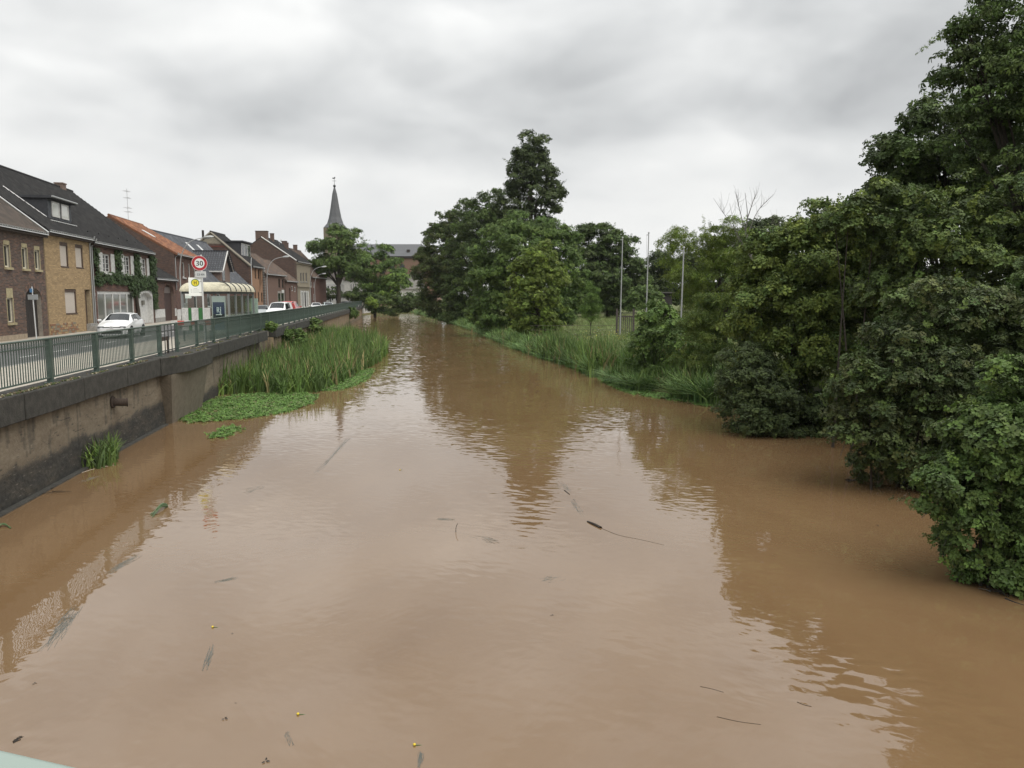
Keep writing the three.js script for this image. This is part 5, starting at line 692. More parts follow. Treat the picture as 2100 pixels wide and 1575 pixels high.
// ---------------------------------------------------------------- on the right bank: poles, gate, shed
{
  const pole = (label, px, d, top) => { const p = atDepth(px, HORIZON, d), gr = landHeight(p.x, d), F = thing('flag_pole', label, 'pole', 'flag poles on the meadow', [p.x, gr, -d]), h = EYE + (607 - top) * d / 1600 - gr; part('pole', bar(V(-0.1, -0.2, 0), V(0, h, 0), 0.055, 0.036, 10), zinc, F); part('pole_cap', new THREE.SphereGeometry(0.07, 10, 6).translate(0, h, 0), zinc, F); part('pulley', bx(0.14, 0.06, 0.05, -0.09, h - 0.16, 0), zinc, F); part('halyard', bar(V(-0.17, 1.2, 0), V(-0.14, h - 0.18, 0), 0.006, 0.006, 4), M.darkSteel, F); };
  pole('grey flag pole standing before the meadow gate', 1275, 62, 490); pole('grey flag pole between the other two, tallest in view', 1328, 58, 480); pole('grey flag pole rising in front of the loose willow', 1400, 44, 510);
  const d = 63, K = d / 1600, p = atDepth(1283, HORIZON, d), gr = landHeight(p.x, d), G = thing('garden_gate', 'weathered grey picket gate in the meadow', 'gate', null, [p.x, gr, -d]), wood = rough(lin(0.11, 0.09, 0.085), 0.95, 0.01), y = (py) => EYE + (607 - py) * K - gr, w = 17 * K;
  for (const s of [-1, 1]) part('gate_post', metres(span(s * w - 0.07, s * w + 0.07, -0.2, y(633), -0.07, 0.07)), wood, G); for (let i = 0; i < 7; i++) { const x = lerp(-w + 0.17, w - 0.17, i / 6); part('picket', metres(span(x - 0.03, x + 0.03, 0.25, y(648) + 0.05 * (i % 2), 0.03, 0.05)), wood, G); } for (const q of [0.35, y(650)]) part('gate_rail', metres(span(-w + 0.075, w - 0.075, q, q + 0.09, -0.02, 0.028)), wood, G);
  part('wire_fence', merge([0.4, 0.8, 1.15].flatMap((h) => [bar(V(w, h, 0), V(w + 7, h, -0.5), 0.012, 0.012, 4), bar(V(-w, h, 0), V(-w - 7, h, 0.5), 0.012, 0.012, 4)])), wood, G);
  const ds = 104, ps = atDepth(1342, HORIZON, ds), gs = landHeight(ps.x, ds), Sh = thing('garden_shed', 'dark wooden shed with a flat roof under the far trees', 'shed', null, [ps.x, gs, -ds]), W = 36 * ds / 1600, T = EYE + (607 - 599) * ds / 1600 - gs; part('shed_wall', metres(span(0, W, 0, T - 0.15, -3, 0)), darkWood, Sh); part('shed_roof', metres(span(-0.4, W + 0.3, T - 0.145, T, -3.3, 0.4)), std(lin(0.09, 0.085, 0.08), 0.8), Sh);
}
// ---------------------------------------------------------------- trees and bushes
const G = { dark: [[0.05, 0.076, 0.024], [0.062, 0.092, 0.026], [0.043, 0.065, 0.023], [0.08, 0.108, 0.032]], mid: [[0.08, 0.132, 0.032], [0.098, 0.158, 0.036], [0.068, 0.116, 0.03], [0.125, 0.18, 0.042]], olive: [[0.12, 0.165, 0.032], [0.15, 0.195, 0.036], [0.1, 0.145, 0.03], [0.18, 0.225, 0.044]], fresh: [[0.1, 0.178, 0.038], [0.13, 0.215, 0.044], [0.088, 0.152, 0.036], [0.16, 0.245, 0.052]], brown: [[0.075, 0.088, 0.028], [0.09, 0.102, 0.03], [0.064, 0.078, 0.026], [0.11, 0.118, 0.034]], lime: [[0.18, 0.265, 0.04], [0.21, 0.295, 0.045], [0.15, 0.23, 0.04]] };
// far end of the street
tree('street_tree', 'broad dark green street tree with forked trunk in front of the church tower', 158, [[690, 518, 40, 40], [664, 532, 22, 36], [724, 505, 24, 28], [700, 490, 34, 20], [660, 560, 18, 16], [716, 545, 24, 22]], { seed: 1, foot: 694, ground: STREET, fork: 588, trunk: 0.55, size: 0.311, puff: 1.3, palette: G.mid, rag: 0.3, skirt: 0.9, bark });
tree('river_tree', 'rounded mid green tree hanging over the far river bank before the nave', 176, [[772, 550, 46, 44], [742, 548, 28, 30], [800, 578, 30, 42], [772, 604, 38, 30]], { seed: 2, foot: 770, size: 0.326, puff: 1.3, palette: G.mid.concat(G.fresh), rag: 0.25 });
tree('bush', 'bright yellow green bush below the nave at the river bend', 171, [[808, 578, 16, 18], [800, 600, 16, 20]], { seed: 3, bush: true, category: 'bush', size: 0.252, puff: 0.9, palette: G.lime.concat(G.fresh) });
tree('bush', 'dark bush overhanging the water at the end of the railing', 168, [[770, 622, 20, 16], [800, 622, 26, 18], [835, 622, 22, 16]], { seed: 4, bush: true, category: 'bush', size: 0.266, puff: 0.9, palette: G.dark.concat(G.mid), skirt: 0.2 });
tree('bush', 'lime green shrub beside the last railing post', 164, [[757, 616, 7, 6], [764, 622, 9, 8]], { seed: 5, bush: true, category: 'bush', size: 0.207, puff: 0.6, palette: G.lime });
tree('small_tree', 'small round dark tree in front of the white building', 170, [[678, 602, 16, 12], [672, 606, 10, 8]], { seed: 6, foot: 678, ground: STREET, size: 0.237, puff: 0.8, palette: G.dark, trunk: 0.12 });
tree('hedge', 'low dark hedge below the small white house', 172, [[722, 607, 20, 8], [742, 609, 14, 8]], { seed: 7, bush: true, category: 'hedge', ground: STREET, floorAt: STREET, size: 0.222, puff: 0.7, palette: G.dark.concat(G.mid) });
tree('bush', 'dark bank bush under the far dark trees', 190, [[850, 618, 22, 18], [870, 628, 18, 10]], { seed: 8, bush: true, category: 'bush', size: 0.266, puff: 0.9, palette: G.dark });
// right bank, far to near
tree('dark_tree', 'dark feathery tree leaning out on the left of the riverside group', 142, [[905, 520, 32, 62], [882, 560, 24, 60], [930, 480, 34, 46], [898, 600, 38, 42], [936, 560, 36, 60]], { seed: 11, foot: 925, size: 0.266, puff: 1.0, palette: G.dark.concat(G.brown, G.mid), spray: SPRAY.hang, rag: 0.35, skirt: 0, group: 'riverside trees' });
tree('dark_tree', 'dark green tree with a feathery top left of the tall tree', 128, [[975, 460, 36, 52], [1005, 440, 34, 44], [960, 530, 40, 60], [965, 605, 48, 46], [1010, 500, 40, 60], [950, 645, 44, 16]], { seed: 12, foot: 975, size: 0.252, puff: 1.0, palette: G.dark.concat(G.mid), spray: SPRAY.hang, rag: 0.35, skirt: 0, group: 'riverside trees' });
tree('tall_tree', 'tallest tree of the riverside group, narrow and dark against the sky', 112, [[1088, 312, 24, 38], [1072, 350, 30, 36], [1108, 355, 30, 36], [1092, 395, 48, 40], [1065, 420, 36, 44], [1118, 415, 30, 40], [1140, 395, 12, 24], [1080, 460, 50, 40]], { seed: 13, foot: 1092, size: 0.266, puff: 0.95, palette: G.dark, rag: 0.45, trunk: 0.45, skirt: 0.9, group: 'riverside trees' });
tree('maple_tree', 'wide mid green maple below the tallest tree', 88, [[1085, 500, 70, 50], [1040, 520, 50, 60], [1135, 520, 50, 60], [1010, 575, 42, 62], [1165, 575, 32, 70], [1085, 580, 80, 70], [1020, 625, 44, 40], [1120, 630, 60, 40], [1070, 650, 60, 24], [985, 650, 26, 22]], { seed: 14, foot: 1080, size: 0.200, puff: 0.85, palette: G.mid.concat(G.mid, G.fresh), spray: SPRAY.maple, rag: 0.35, skirt: 0, group: 'riverside trees' });
tree('young_tree', 'yellow green young tree in front of the wide maple', 71, [[1103, 530, 28, 30], [1085, 565, 34, 32], [1122, 575, 34, 36], [1098, 605, 46, 38], [1110, 640, 42, 30], [1085, 655, 36, 24], [1120, 662, 34, 18]], { seed: 15, foot: 1104, skirt: 0, size: 0.163, puff: 0.6, palette: G.olive.concat(G.olive, G.lime), rag: 0.35, group: 'riverside trees' });
tree('meadow_tree', 'rounded green tree behind the meadow, right of the maple', 118, [[1228, 500, 36, 38], [1262, 512, 34, 40], [1285, 545, 28, 46], [1215, 555, 36, 50], [1250, 580, 50, 50], [1300, 590, 26, 40], [1200, 615, 40, 24], [1270, 620, 46, 20]], { seed: 16, dense: 1.3, foot: 1248, size: 0.252, puff: 1.0, palette: G.mid.concat(G.dark), rag: 0.25, skirt: 0.3, group: 'trees behind the meadow' });
tree('meadow_tree', 'dark low tree behind the middle flag pole', 122, [[1352, 562, 26, 38], [1335, 590, 26, 30], [1375, 580, 28, 40], [1405, 570, 34, 48]], { seed: 17, foot: 1360, size: 0.252, puff: 1.0, palette: G.dark, rag: 0.25, skirt: 0.3, group: 'trees behind the meadow' });
tree('meadow_tree', 'grey green rounded bush tree beside the shed', 100, [[1322, 610, 26, 22], [1305, 622, 20, 16]], { seed: 18, foot: 1320, size: 0.207, puff: 0.8, palette: G.mid, group: 'trees behind the meadow' });
tree('meadow_tree', 'far dark trees closing the meadow behind the flag poles', 150, [[1195, 590, 50, 34], [1265, 596, 50, 30], [1330, 592, 46, 30], [1400, 580, 60, 40], [1480, 575, 60, 46], [1570, 570, 70, 56]], { seed: 24, bush: true, size: 0.34, puff: 1.1, palette: G.dark, skirt: 0, group: 'trees behind the meadow' });
tree('sapling', 'slim upright sapling in the meadow grass left of the gate', 66, [[1212, 610, 9, 26], [1206, 640, 13, 20], [1220, 636, 10, 22]], { seed: 19, foot: 1212, size: 0.118, puff: 0.35, palette: G.fresh, spray: SPRAY.narrow, trunk: 0.04, dense: 0.7, rag: 0.4 });
tree('meadow_tree', 'dark tree showing over the willow behind the bare branches', 66, [[1575, 480, 34, 26], [1600, 500, 50, 46], [1545, 520, 46, 50]], { seed: 20, foot: 1580, size: 0.178, puff: 0.7, palette: G.dark, rag: 0.4, group: 'trees behind the meadow' });
tree('willow_tree', 'loose olive green willow right of the flag poles', 48, [[1415, 505, 40, 34], [1465, 488, 36, 26], [1500, 520, 50, 50], [1420, 560, 46, 50], [1470, 580, 60, 60], [1530, 560, 50, 70], [1440, 640, 50, 50], [1500, 650, 60, 60]], { seed: 21, foot: 1490, size: 0.141, puff: 0.6, palette: G.olive.concat(G.olive, G.lime), spray: SPRAY.narrow, dense: 0.6, shoots: 3, rag: 0.5, skirt: 0.2, up: 0.1 });
{ // a dead tree
  const d = 45, r = rng(31), f = atDepth(1548, HORIZON, d), gr = landHeight(f.x, d), T = thing('bare_tree', 'leafless grey tree with fine branches above the willow', 'tree', null, [f.x, gr, -d]), W = (x, y, z = 0) => atDepth(x, y, d).sub(V(f.x, gr, -d)).add(V(0, 0, z));
  part('trunk', taper([V(0, -0.2, 0), W(1552, 600), W(1545, 540), W(1528, 490), W(1533, 445), W(1528, 395)], 0.13, 0.01, 20, 7), paleBark, T);
  const limb = (a, b, c, r0) => { part('limb', taper([a, b, c], r0, 0.006, 10, 5), paleBark, T); for (let i = 0; i < 12; i++) { const t = 0.3 + 0.6 * r(), s = a.clone().lerp(b, Math.min(1, t * 2)).lerp(c, Math.max(0, t * 2 - 1)), e = s.clone().add(V((r() - 0.4) * 0.9, 0.35 + 0.8 * r(), (r() - 0.5) * 0.8).multiplyScalar(0.9)); part('twig', taper([s, s.clone().lerp(e, 0.5).add(V(0.05, -0.05, 0.05)), e], 0.008, 0.003, 5, 4), paleBark, T); } };
  for (const q of [[1543, 535, 1500, 465, 1457, 410], [1543, 535, 1512, 490, 1490, 420], [1530, 490, 1560, 430, 1590, 397], [1530, 480, 1518, 430, 1505, 392], [1532, 450, 1545, 415, 1560, 395], [1540, 525, 1575, 480, 1612, 452], [1548, 560, 1520, 520, 1485, 490]]) limb(W(q[0], q[1]), W(q[2], q[3], (r() - 0.5)), W(q[4], q[5], (r() - 0.5) * 2), 0.034);
}
tree('bush', 'bright green leafy bush on the bank in front of the flag poles', 38.5, [[1352, 668, 34, 34], [1330, 705, 32, 34], [1375, 705, 40, 44], [1345, 745, 46, 36], [1385, 750, 36, 30]], { seed: 22, bush: true, stems: 5, category: 'bush', size: 0.126, puff: 0.42, palette: G.fresh.concat(G.mid), rag: 0.3 });
tree('bush', 'olive drooping bush right of the bright bush', 35, [[1440, 690, 40, 34], [1425, 735, 36, 34], [1470, 645, 40, 40]], { seed: 23, bush: true, stems: 4, category: 'bush', size: 0.104, puff: 0.4, palette: G.olive.concat(G.mid), spray: SPRAY.narrow, rag: 0.35 });
// the thicket on the right
const TH = 'thicket along the right bank';
tree('poplar_tree', 'tall tree at the top right corner with drooping leaves against the sky', 24, [[2030, 190, 70, 80], [2075, 90, 80, 90], [2110, 10, 70, 80], [2070, 290, 100, 70], [2180, 180, 120, 200], [1990, 270, 50, 50], [2240, 400, 120, 160], [1958, 66, 20, 18], [1985, 58, 16, 12]], { seed: 41, foot: 2130, size: 0.141, puff: 0.55, palette: G.dark.concat(G.mid), spray: SPRAY.hang, dense: 0.75, rag: 0.5, group: TH, trunk: 0.22 });
tree('thicket_tree', 'dark tree below the tall corner tree, ragged against the sky', 29, [[1880, 310, 62, 70], [1935, 270, 60, 60], [1835, 365, 42, 44], [1920, 380, 90, 70], [2020, 370, 110, 90], [1985, 310, 70, 70]], { seed: 42, foot: 1950, size: 0.141, puff: 0.6, palette: G.dark.concat(G.mid), rag: 0.5, group: TH, trunk: 0.2 });
tree('thicket_bush', 'mid green bush high in the thicket under the dark tree', 23, [[1790, 450, 56, 44], [1850, 460, 90, 70], [1950, 480, 110, 90], [2060, 500, 120, 110], [1900, 560, 120, 80], [2030, 600, 130, 100], [1730, 455, 40, 36], [2200, 560, 130, 200]], { seed: 43, shoots: 2.2, bush: true, stems: 6, category: 'bush', size: 0.118, puff: 0.5, palette: G.mid.concat(G.olive, G.dark), rag: 0.5, group: TH });
const mapleBush = tree('maple_bush', 'yellow green maple bush bulging over the water left of the thicket', 26.5, [[1690, 520, 80, 76], [1620, 570, 74, 76], [1575, 650, 66, 80], [1650, 680, 90, 90], [1730, 610, 76, 80], [1600, 760, 72, 70], [1690, 790, 80, 70], [1560, 590, 46, 46], [1650, 850, 60, 40]], { seed: 44, shoots: 2.2, bush: true, dense: 1.3, stems: 6, category: 'bush', size: 0.137, puff: 0.55, palette: G.olive.concat(G.mid, G.olive), spray: SPRAY.maple, rag: 0.5, group: TH, skirt: 0.25 });
tree('ivy_bush', 'very dark ivy covered bush at the foot of the maple bush', 25.5, [[1545, 810, 62, 70], [1600, 865, 84, 56], [1690, 880, 76, 54], [1530, 750, 36, 44], [1760, 880, 60, 60]], { seed: 45, shoots: 2.2, bush: true, stems: 4, category: 'bush', size: 0.089, puff: 0.4, palette: G.dark, spray: SPRAY.ivy, rag: 0.25, group: TH, skirt: 0.1 });
const dogwood = tree('dogwood_bush', 'large dark green bush hanging down to the water in the middle of the thicket', 18, [[1850, 740, 80, 90], [1940, 680, 110, 100], [1810, 850, 70, 84], [1890, 880, 90, 90], [1990, 800, 120, 130], [1832, 925, 68, 50], [1890, 958, 64, 42], [1760, 800, 40, 60], [2100, 720, 130, 150], [2080, 880, 120, 110], [2230, 780, 150, 220]], { seed: 46, shoots: 2.2, bush: true, stems: 8, category: 'bush', size: 0.092, puff: 0.42, palette: G.dark.concat(G.mid, G.dark, G.brown), rag: 0.5, group: TH, skirt: 0.15 });
const hazel = tree('hazel_bush', 'nearest bush at the right edge with large fresh green leaves', 11.9, [[2010, 930, 80, 66], [1965, 990, 60, 56], [2070, 1010, 90, 90], [2060, 900, 80, 70], [2120, 1080, 80, 90], [2140, 940, 100, 120], [2110, 810, 60, 80], [2070, 860, 60, 60], [2000, 1070, 60, 60], [2050, 1130, 70, 70], [1940, 1030, 50, 50], [2110, 1170, 90, 70], [2050, 1180, 70, 50], [1985, 1110, 50, 60], [2260, 1050, 150, 180], [2460, 1000, 170, 240], [2640, 1050, 170, 240]], { seed: 47, shoots: 2.2, bush: true, stems: 8, category: 'bush', size: 0.085, puff: 0.3, palette: G.mid.concat(G.mid, G.dark, G.fresh), rag: 0.5, group: TH, skirt: 0.15 });
tree('back_thicket', 'dark mass of shrubs behind the thicket', 31, [[1760, 620, 100, 160], [1900, 600, 150, 200], [2080, 600, 200, 260], [1650, 700, 70, 120], [2350, 600, 200, 300]], { seed: 48, bush: true, category: 'bush', size: 0.222, puff: 0.9, palette: G.dark, rag: 0.2, group: TH, skirt: 0 });

// twigs that hang from the thicket into the water, and what they have caught
{
  const r = rng(91), hang = (T, d, list) => { for (const [x0, y0, x1, y1] of list) { const a = atDepth(x0, y0, d + 0.3).sub(T.position), b = atDepth(x1, y1, d - 0.2).sub(T.position), m = a.clone().lerp(b, 0.5).add(V((r() - 0.5) * 0.2, 0.12, 0.1)); part('twig', taper([a, m, b], 0.012, 0.005, 10, 5), paleBark, T); } };
  hang(dogwood, 18, [[1790, 900, 1760, 975], [1815, 930, 1800, 995], [1770, 870, 1742, 960], [1850, 940, 1850, 1000], [1900, 950, 1905, 1003], [1735, 860, 1722, 940]]);
  hang(hazel, 11.9, [[1960, 1060, 1935, 1120], [2010, 1110, 1990, 1170], [2050, 1150, 2040, 1205], [2085, 1160, 2070, 1215], [1925, 1010, 1890, 1062], [2000, 1010, 1955, 1040]]);
  hang(mapleBush, 24, [[1800, 700, 1755, 620], [1790, 690, 1740, 650], [1830, 640, 1770, 595], [1775, 760, 1745, 690]]);
  const raft = (label, x, y, n, s) => { const p = onLevel(x, y, 0), T = thing('debris_raft', label, 'debris', 'twigs caught at the thicket', [p.x, 0.01, p.z]); for (let i = 0; i < n; i++) { const a = V((r() - 0.5) * s, 0.01 * r(), (r() - 0.5) * s * 0.5), b = a.clone().add(V((r() - 0.3) * s * 0.6, 0.03 * (r() - 0.3), (r() - 0.5) * s * 0.5)); part('twig', taper([a, a.clone().lerp(b, 0.5).add(V(0, 0.015, 0.02)), b], 0.006 + 0.006 * r(), 0.004, 6, 5), i % 3 ? bark : paleBark, T); } };
  raft('small raft of twigs caught below the dark middle bush', 1770, 985, 16, 0.9); raft('small raft of twigs at the foot of the nearest bush', 2075, 1218, 16, 0.7); raft('thin line of twigs against the foot of the near wall', 60, 1008, 12, 1.2);
}
// ---------------------------------------------------------------- reeds, sedge, meadow, floating plants
const REED = [[0.103, 0.176, 0.041], [0.124, 0.214, 0.049], [0.159, 0.242, 0.056], [0.091, 0.149, 0.041], [0.103, 0.176, 0.041], [0.124, 0.214, 0.049], [0.159, 0.242, 0.056], [0.091, 0.149, 0.041], [0.103, 0.176, 0.041], [0.124, 0.214, 0.049], [0.159, 0.242, 0.056], [0.091, 0.149, 0.041], [0.3, 0.25, 0.12]], SEDGE = [[0.094, 0.188, 0.054], [0.131, 0.239, 0.07], [0.176, 0.273, 0.078]], MEADOW = [[0.166, 0.242, 0.065], [0.221, 0.263, 0.094], [0.13, 0.222, 0.055], [0.295, 0.282, 0.131], [0.184, 0.282, 0.074]];
{
  const r = rng(61), bed = pxPoly([[442, 812], [520, 806], [585, 812], [645, 806], [690, 792], [742, 762], [778, 742], [795, 722], [770, 706], [700, 694], [640, 692], [585, 712], [510, 742], [448, 775]]);
  blades('reeds', 'tall green reed bed growing out from the river wall', 'reeds', scatter(bed, 19, r).map(([x, z]) => [x, -0.05, z, 0.9 + 0.3 * n2(x * 0.7, z * 0.7) + (r() < 0.12 ? 0.25 : 0)]), TUFT.reed, 1.9, 1.15, REED, 62);
  const cl = pxPoly([[150, 972], [238, 955], [236, 925], [170, 938]]); blades('reed_clump', 'small dark reed clump against the near wall', 'reeds', scatter(cl, 26, r).concat(scatter(pxPoly([[185, 955], [238, 950], [236, 925], [195, 930]]), 45, r)).map(([x, z]) => [x, -0.05, z, 1]), TUFT.reed, 0.95, 0.9, G.dark.concat(REED), 63);
  blades('reed_clump', 'tall arching reed clump at the foot of the ivy bush on the right bank', 'reeds', scatter(pxPoly([[1385, 812], [1440, 828], [1482, 838], [1495, 818], [1430, 798]]), 16, r).map(([x, z]) => [x, 0, z, 1]), TUFT.reed, 1.75, 1.3, REED, 68);
  // right bank
  const spots = [], sedge = []; for (let d = 31; d < FAR + 3; d += d < 60 ? 0.05 : d < 110 ? 0.09 : 0.16) { const k = Math.round(2 + r() * 2), hide = d < 33.5 ? 0.5 : 1; for (let i = 0; i < k * hide; i++) { const t = (d < 43 ? 0.9 : -0.45) + 2.1 * r() * (d > 60 ? 1.3 : 1), x = bankX(d) + t; (r() < (d > 62 || d < 36 ? 0.55 : 0.15) ? sedge : spots).push([x, Math.max(-0.05, landHeight(x, d) - 0.05), -d + (r() - 0.5) * 0.2, (d > 38 && d < 64 ? 1.45 : 0.95) * (0.8 + 0.35 * n2(d * 0.4, 3))]); } }
  for (let i = 0; i < 700; i++) { const d = 32 + 9 * r(), x = bankX(d) - 0.35 + 1.2 * r(); if (n2(d * 0.55, 4) > -0.05) (r() < 0.35 ? spots : sedge).push([x, 0, -d, d < 35.5 ? 1.15 : 0.75]); }
  blades('reeds', 'tall reeds lining the right bank below the meadow', 'reeds', spots, TUFT.reed, 1.8, 1.35, REED, 64); blades('sedge', 'arching sedge leaves trailing from the right bank into the water', 'sedge', sedge, TUFT.sedge, 1.25, 1.5, SEDGE, 65);
  const mead = []; for (let i = 0; i < 90000; i++) { const d = 34 + 90 * r() ** 1.4, x = bankX(d) + 1.2 + 46 * r() ** 1.3; if (r() > 34 / d * 1.1) continue; if (x / d > 0.3) continue; mead.push([x, landHeight(x, d) - 0.04, -d, 0.7 + 0.5 * fbm2(x * 0.2, d * 0.2, 3)]); }
  blades('meadow_grass', 'tall yellowing meadow grass behind the right bank', 'grass', mead, TUFT.grass, 0.85, 1.7, MEADOW, 66);
  const lawn = []; for (let i = 0; i < 9000; i++) { const d = 33 + 14 * r(), x = d * (0.245 + 0.06 * r()); lawn.push([x, landHeight(x, d) - 0.03, -d, 1]); } blades('lawn_grass', 'bright short grass glimpsed left of the maple bush', 'grass', lawn, TUFT.grass, 0.16, 0.9, [[0.1, 0.22, 0.03], [0.12, 0.25, 0.04]], 67);
  const flowers = [], fc = []; for (let i = 0; i < 260; i++) { const d = 40 + 24 * r(), x = bankX(d) + 1 + 6 * r(); const s = 0.022 + 0.02 * r(); flowers.push(new THREE.Matrix4().compose(V(x, landHeight(x, d) + 0.55 + 0.5 * r(), -d), qY(ball(r).add(V(0, 1.2, 0)).normalize(), r() * 6), V(s, s * 0.5, s))); fc.push(r() < 0.65 ? lin(0.6, 0.5, 0.08) : r() < 0.6 ? lin(0.55, 0.55, 0.42) : lin(0.3, 0.12, 0.08)); }
  tag(copies('wild_flowers', new THREE.IcosahedronGeometry(1, 0), std(0xffffff, 0.8), flowers, fc, null), 'small yellow and white flowers among the reeds of the right bank', 'flowers');
  const mat = (label, list, seed, per = 330) => { const q = rng(seed), ms = [], cs = []; for (let [x, z] of scatter(pxPoly(list), per, q)) { const j = q() < 0.25 ? 0.45 : 0.12; x += (q() - 0.5) * j; z += (q() - 0.5) * j * 1.6; if (n2(x * 1.4 + 5, z * 1.4) < -0.72) continue; const y = waveHeight(x, -z) + 0.012 + 0.09 * q() * (0.6 + 0.5 * n2(x * 2, z * 2)), s = 0.05 + 0.035 * q(); ms.push(new THREE.Matrix4().compose(V(x, y, z), qY(V((q() - 0.5) * 0.7, 1, (q() - 0.5) * 0.7).normalize(), q() * 6.3), V(s, s, s))); const k = 0.7 + 0.6 * q(), w = q(); cs.push(w < 0.05 ? lin(0.2, 0.27, 0.1) : w < 0.12 ? lin(0.16, 0.13, 0.06) : lin(0.11 * k, 0.21 * k, 0.038 * k)); } return tag(copies('floating_plants', SPRAY.ivy, leafMat, ms, cs, null), label, 'water plants', 'mats of floating plants'); };
  mat('bright green mat of floating plants at the foot of the buttress', [[357, 862], [392, 866], [440, 864], [520, 856], [590, 845], [640, 828], [652, 812], [620, 806], [560, 806], [480, 812], [430, 822], [390, 842]], 71); mat('bright green floating mat at the outer edge of the reed bed', [[655, 802], [700, 800], [730, 790], [757, 775], [764, 757], [735, 760], [700, 775], [660, 786]], 72, 260); mat('small loose patch of floating plants off the wall', [[428, 896], [455, 899], [486, 886], [494, 876], [468, 876], [445, 884]], 73, 240);
  mat('green floating mat under the bright bush on the right bank', [[1222, 766], [1240, 786], [1285, 806], [1330, 814], [1400, 824], [1460, 836], [1430, 806], [1340, 790], [1290, 770]], 74, 200);
  // weeds on the wall
  for (const [px, py, w, h, d, lab] of [[545, 668, 16, 9, 49, 'small weeds growing in the gap of the coping'], [640, 672, 16, 18, 70, 'green shrub growing from the foot of the far wall'], [720, 640, 9, 10, 125, 'wall shrub near the end of the railing'], [600, 690, 20, 14, 55, 'tangled weeds at the wall behind the reed bed']]) tree('wall_shrub', lab, d, [[px, py, w, h], [px + w * 0.6, py + h * 0.5, w * 0.6, h * 0.7]], { seed: px, bush: true, category: 'shrub', ground: 0, size: 0.002 * d + 0.06, puff: 0.3 + 0.002 * d, palette: G.mid.concat(G.fresh), group: 'shrubs on the river wall' });
}
// ---------------------------------------------------------------- things adrift
const weedMat = std(lin(0.095, 0.1, 0.088), 0.5), twigMat = rough(lin(0.03, 0.022, 0.016), 0.8, 0.002), leafBlade = std(lin(0.07, 0.12, 0.05), 0.6), yellow = std(lin(0.6, 0.45, 0.03), 0.6);
function adrift(name, label, category, px, py, build, group) { const p = onLevel(px, py, 0), T = thing(name, label, category, group, [p.x, waveHeight(p.x, -p.z), p.z]); build(T, (x, y) => { const q = onLevel(x, y, 0).sub(p); q.y = 0; return q; }); return T; }
const strands = (seed, n, from, to, wide, r0 = 0.0028) => { const r = rng(seed), L = to.clone().sub(from), s = V(-L.z, 0, L.x).normalize(), g = []; for (let i = 0; i < n; i++) { const a = r() * 0.6, b = a + 0.25 + 0.35 * r(), w = (r() - 0.5) * wide, p = (t, k) => from.clone().addScaledVector(L, t).addScaledVector(s, w + k * wide * 0.5 * (r() - 0.5)).add(V(0, -0.003 + 0.004 * r(), 0)); g.push(tube([p(a, 0.5), p((a + b) / 2, 1), p(Math.min(1, b), 1.4)], r0 * (0.5 + 0.6 * r()), 8, 4)); } return merge(g); };
const WEED = 'dark water weed adrift';
const weeds = [['long dark weed streak low on the left', 160, 1240, 92, 1335, 26, 0.16], ['bristly weed streak ending in dark tips near the railing reflection', 215, 1180, 288, 1136, 22, 0.14], ['short weed wisp in the middle left', 432, 1196, 490, 1184, 12, 0.1], ['upright weed wisp at the lower left', 436, 1320, 420, 1375, 14, 0.06], ['weed wisp beside the thin twig', 895, 1064, 932, 1066, 12, 0.12], ['two pronged weed wisp right of the thin twig', 970, 1098, 1022, 1114, 9, 0.2], ['feathery weed upstream of the log', 1148, 985, 1165, 1010, 14, 0.22], ['weed string trailing above the log', 1172, 1022, 1196, 1062, 12, 0.12], ['faint weed tangle in the centre of the river', 1110, 1192, 1152, 1184, 10, 0.2], ['weed hanging from the yellow bud at the bottom', 864, 1540, 860, 1575, 14, 0.05], ['pale weed wisp near the top middle', 500, 1012, 535, 996, 10, 0.25], ['thin weed below the wall reeds', 160, 990, 205, 975, 12, 0.2], ['weed streak upstream in the bright water', 640, 980, 715, 898, 16, 0.12], ['faint weed wisp low in the left half', 588, 1500, 596, 1530, 8, 0.05]];
for (const [i, [lab, a, b, c, e, n, w]] of weeds.entries()) adrift('water_weed', lab, 'water weed', a, b, (T, at) => part('strands', strands(100 + i, Math.round(n * 3), V(0, 0, 0), at(c, e), w), weedMat, T).userData.kind = 'stuff', WEED);
adrift('floating_log', 'short dark log floating right of the centre', 'log', 1217, 1077, (T, at) => { const a = at(1205, 1070), b = at(1232, 1083); part('log', taper([a, a.clone().lerp(b, 0.5).add(V(0, 0.01, 0)), b], 0.022, 0.034, 8, 8), twigMat, T); part('tail', taper([b, at(1270, 1098), at(1310, 1106), at(1362, 1118)], 0.006, 0.003, 16, 5), twigMat, T); });
adrift('floating_stick', 'small dark stick upstream of the log', 'stick', 1163, 1010, (T, at) => part('stick', taper([at(1158, 1006), at(1163, 1010), at(1168, 1014)], 0.016, 0.012, 5, 6), twigMat, T));
adrift('twig', 'thin upright twig standing out of the water in mid river', 'twig', 935, 1091, (T, at) => part('twig', taper([V(0, -0.1, 0), V(0, 0.06, 0), V(0.015, 0.13, 0), V(0.04, 0.17, 0)], 0.008, 0.005, 8, 5), twigMat, T));
adrift('reed_bundle', 'folded bundle of green reed leaves floating near the railing reflection', 'reed bundle', 325, 1048, (T, at) => { const r = rng(7); for (let i = 0; i < 7; i++) { const e = at(342 + 4 * r(), 1034 + 8 * r()), s = at(306 + 8 * r(), 1054 + 8 * r()), m = s.clone().lerp(e, 0.65).add(V(0, 0.06 + 0.05 * r(), 0)); part('blade', taper([s, m, e, e.clone().add(V(0, -0.03, 0.1))], 0.008, 0.012, 8, 4), leafBlade, T); } });
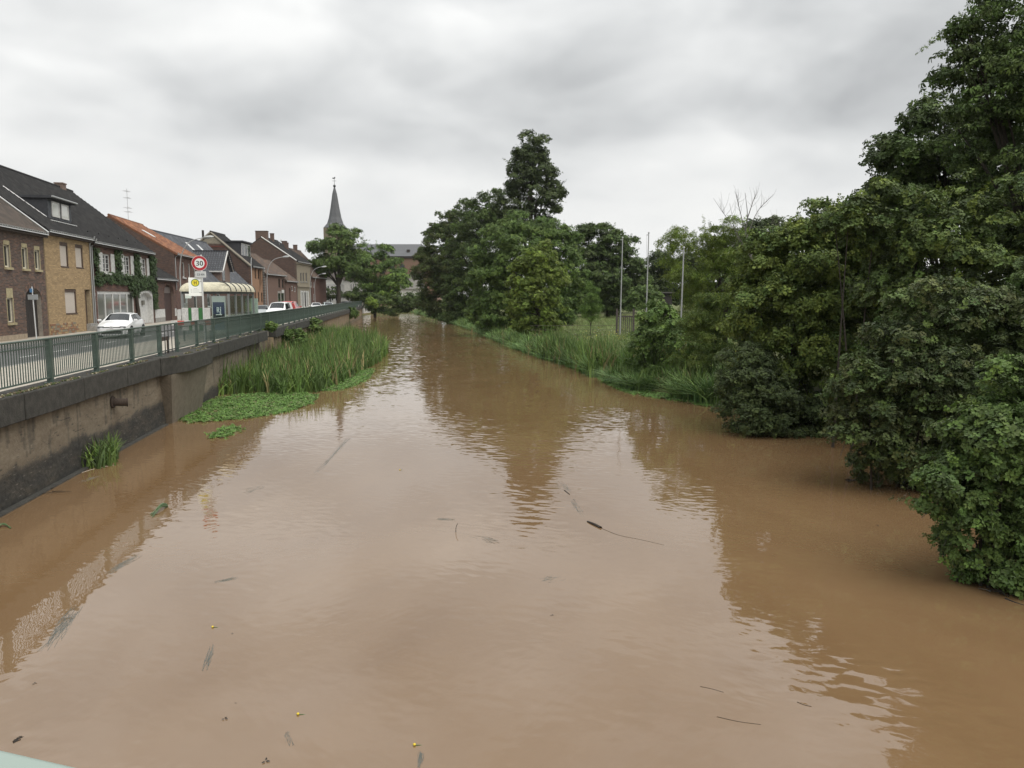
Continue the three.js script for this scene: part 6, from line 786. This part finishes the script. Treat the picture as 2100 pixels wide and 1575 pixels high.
adrift('reed_bundle', 'dark reed leaf at the left edge of the picture', 'reed bundle', 12, 1085, (T, at) => { for (let i = 0; i < 3; i++) part('blade', taper([at(-14, 1092 - i * 3), at(6, 1080 - i).add(V(0, 0.05, 0)), at(22, 1082 + i)], 0.01, 0.014, 8, 4), leafBlade, T); });
adrift('leaf_clump', 'rotten leaf clump at the lower left corner', 'leaf clump', 34, 1518, (T, at) => part('strands', strands(55, 16, at(24, 1524), at(46, 1510), 0.05, 0.008), twigMat, T).userData.kind = 'stuff');
for (const [lab, x, y] of [['yellow lily bud drifting at the left, above the weed wisp', 436, 1287], ['yellow lily bud drifting lower left of centre', 611, 1466], ['yellow lily bud trailing weed at the bottom', 850, 1529], ['small yellow bud in the bright water', 820, 964]]) adrift('lily_bud', lab, 'flower bud', x, y, (T) => { part('bud', new THREE.SphereGeometry(0.016, 10, 8).scale(1, 0.8, 1).translate(0, 0.012, 0), yellow, T); part('stalk', taper([V(0, 0.004, 0), V(0.05, 0.002, -0.005), V(0.09, -0.006, -0.01)], 0.006, 0.004, 5, 5), leafBlade, T); }, 'yellow lily buds adrift');
for (const [lab, x, y, a, s] of [['curled dark leaf in the lower left water', 461, 1475, 0.3, 0.035], ['small dark leaf left of the weed wisp', 72, 1402, 0.8, 0.03], ['tiny dark leaf right of the lily bud', 476, 1300, 1.2, 0.02], ['dark leaf above the curled leaf', 484, 1442, 2, 0.015], ['dark leaf in the middle water left of the log', 632, 988, 0.2, 0.025], ['dark leaf lying right of the weed tangle', 1132, 1262, 0.5, 0.03], ['dark leaf in front of the thicket', 1800, 1078, 1, 0.035], ['pale leaf scrap right of the floating mat', 376, 915, 0.4, 0.05], ['dark leaf at the bottom beside the pale handrail', 545, 1562, 0.6, 0.04]]) adrift('floating_leaf', lab, 'leaf', x, y, (T) => { const g = sprayGeo(3, 1, 0.6, 0.5, 0.1, Math.round(x)).scale(s * 0.9, s * 0.5, s * 0.9).rotateY(a).translate(0, s * 0.15, 0); part('leaf', g, lab.startsWith('pale') ? leafBlade : twigMat, T); }, 'leaves adrift');
for (const [lab, q] of [['long thin twig adrift at the lower right', [1436, 1408, 1460, 1413, 1484, 1420]], ['short brown twig right of the long thin twig', [1635, 1440, 1650, 1446, 1664, 1449]], ['submerged brown reed stem at the lower right', [1470, 1470, 1515, 1480, 1560, 1486]], ['branch end lying in the water at the right edge', [2062, 1228, 2080, 1235, 2110, 1244]], ['pale reed stem lying before the wall reeds', [165, 970, 200, 960, 238, 953]]]) adrift('twig', lab, 'twig', q[2], q[3], (T, at) => part('twig', taper([at(q[0], q[1]), at(q[2], q[3]), at(q[4], q[5])], lab.startsWith('branch') ? 0.022 : 0.005, 0.004, 10, 5), lab.startsWith('pale') ? shutterMat : twigMat, T), 'twigs adrift');
scene.traverse((o) => { if (o.isMesh) { o.castShadow = true; o.receiveShadow = true; } });
renderer.render(scene, camera);
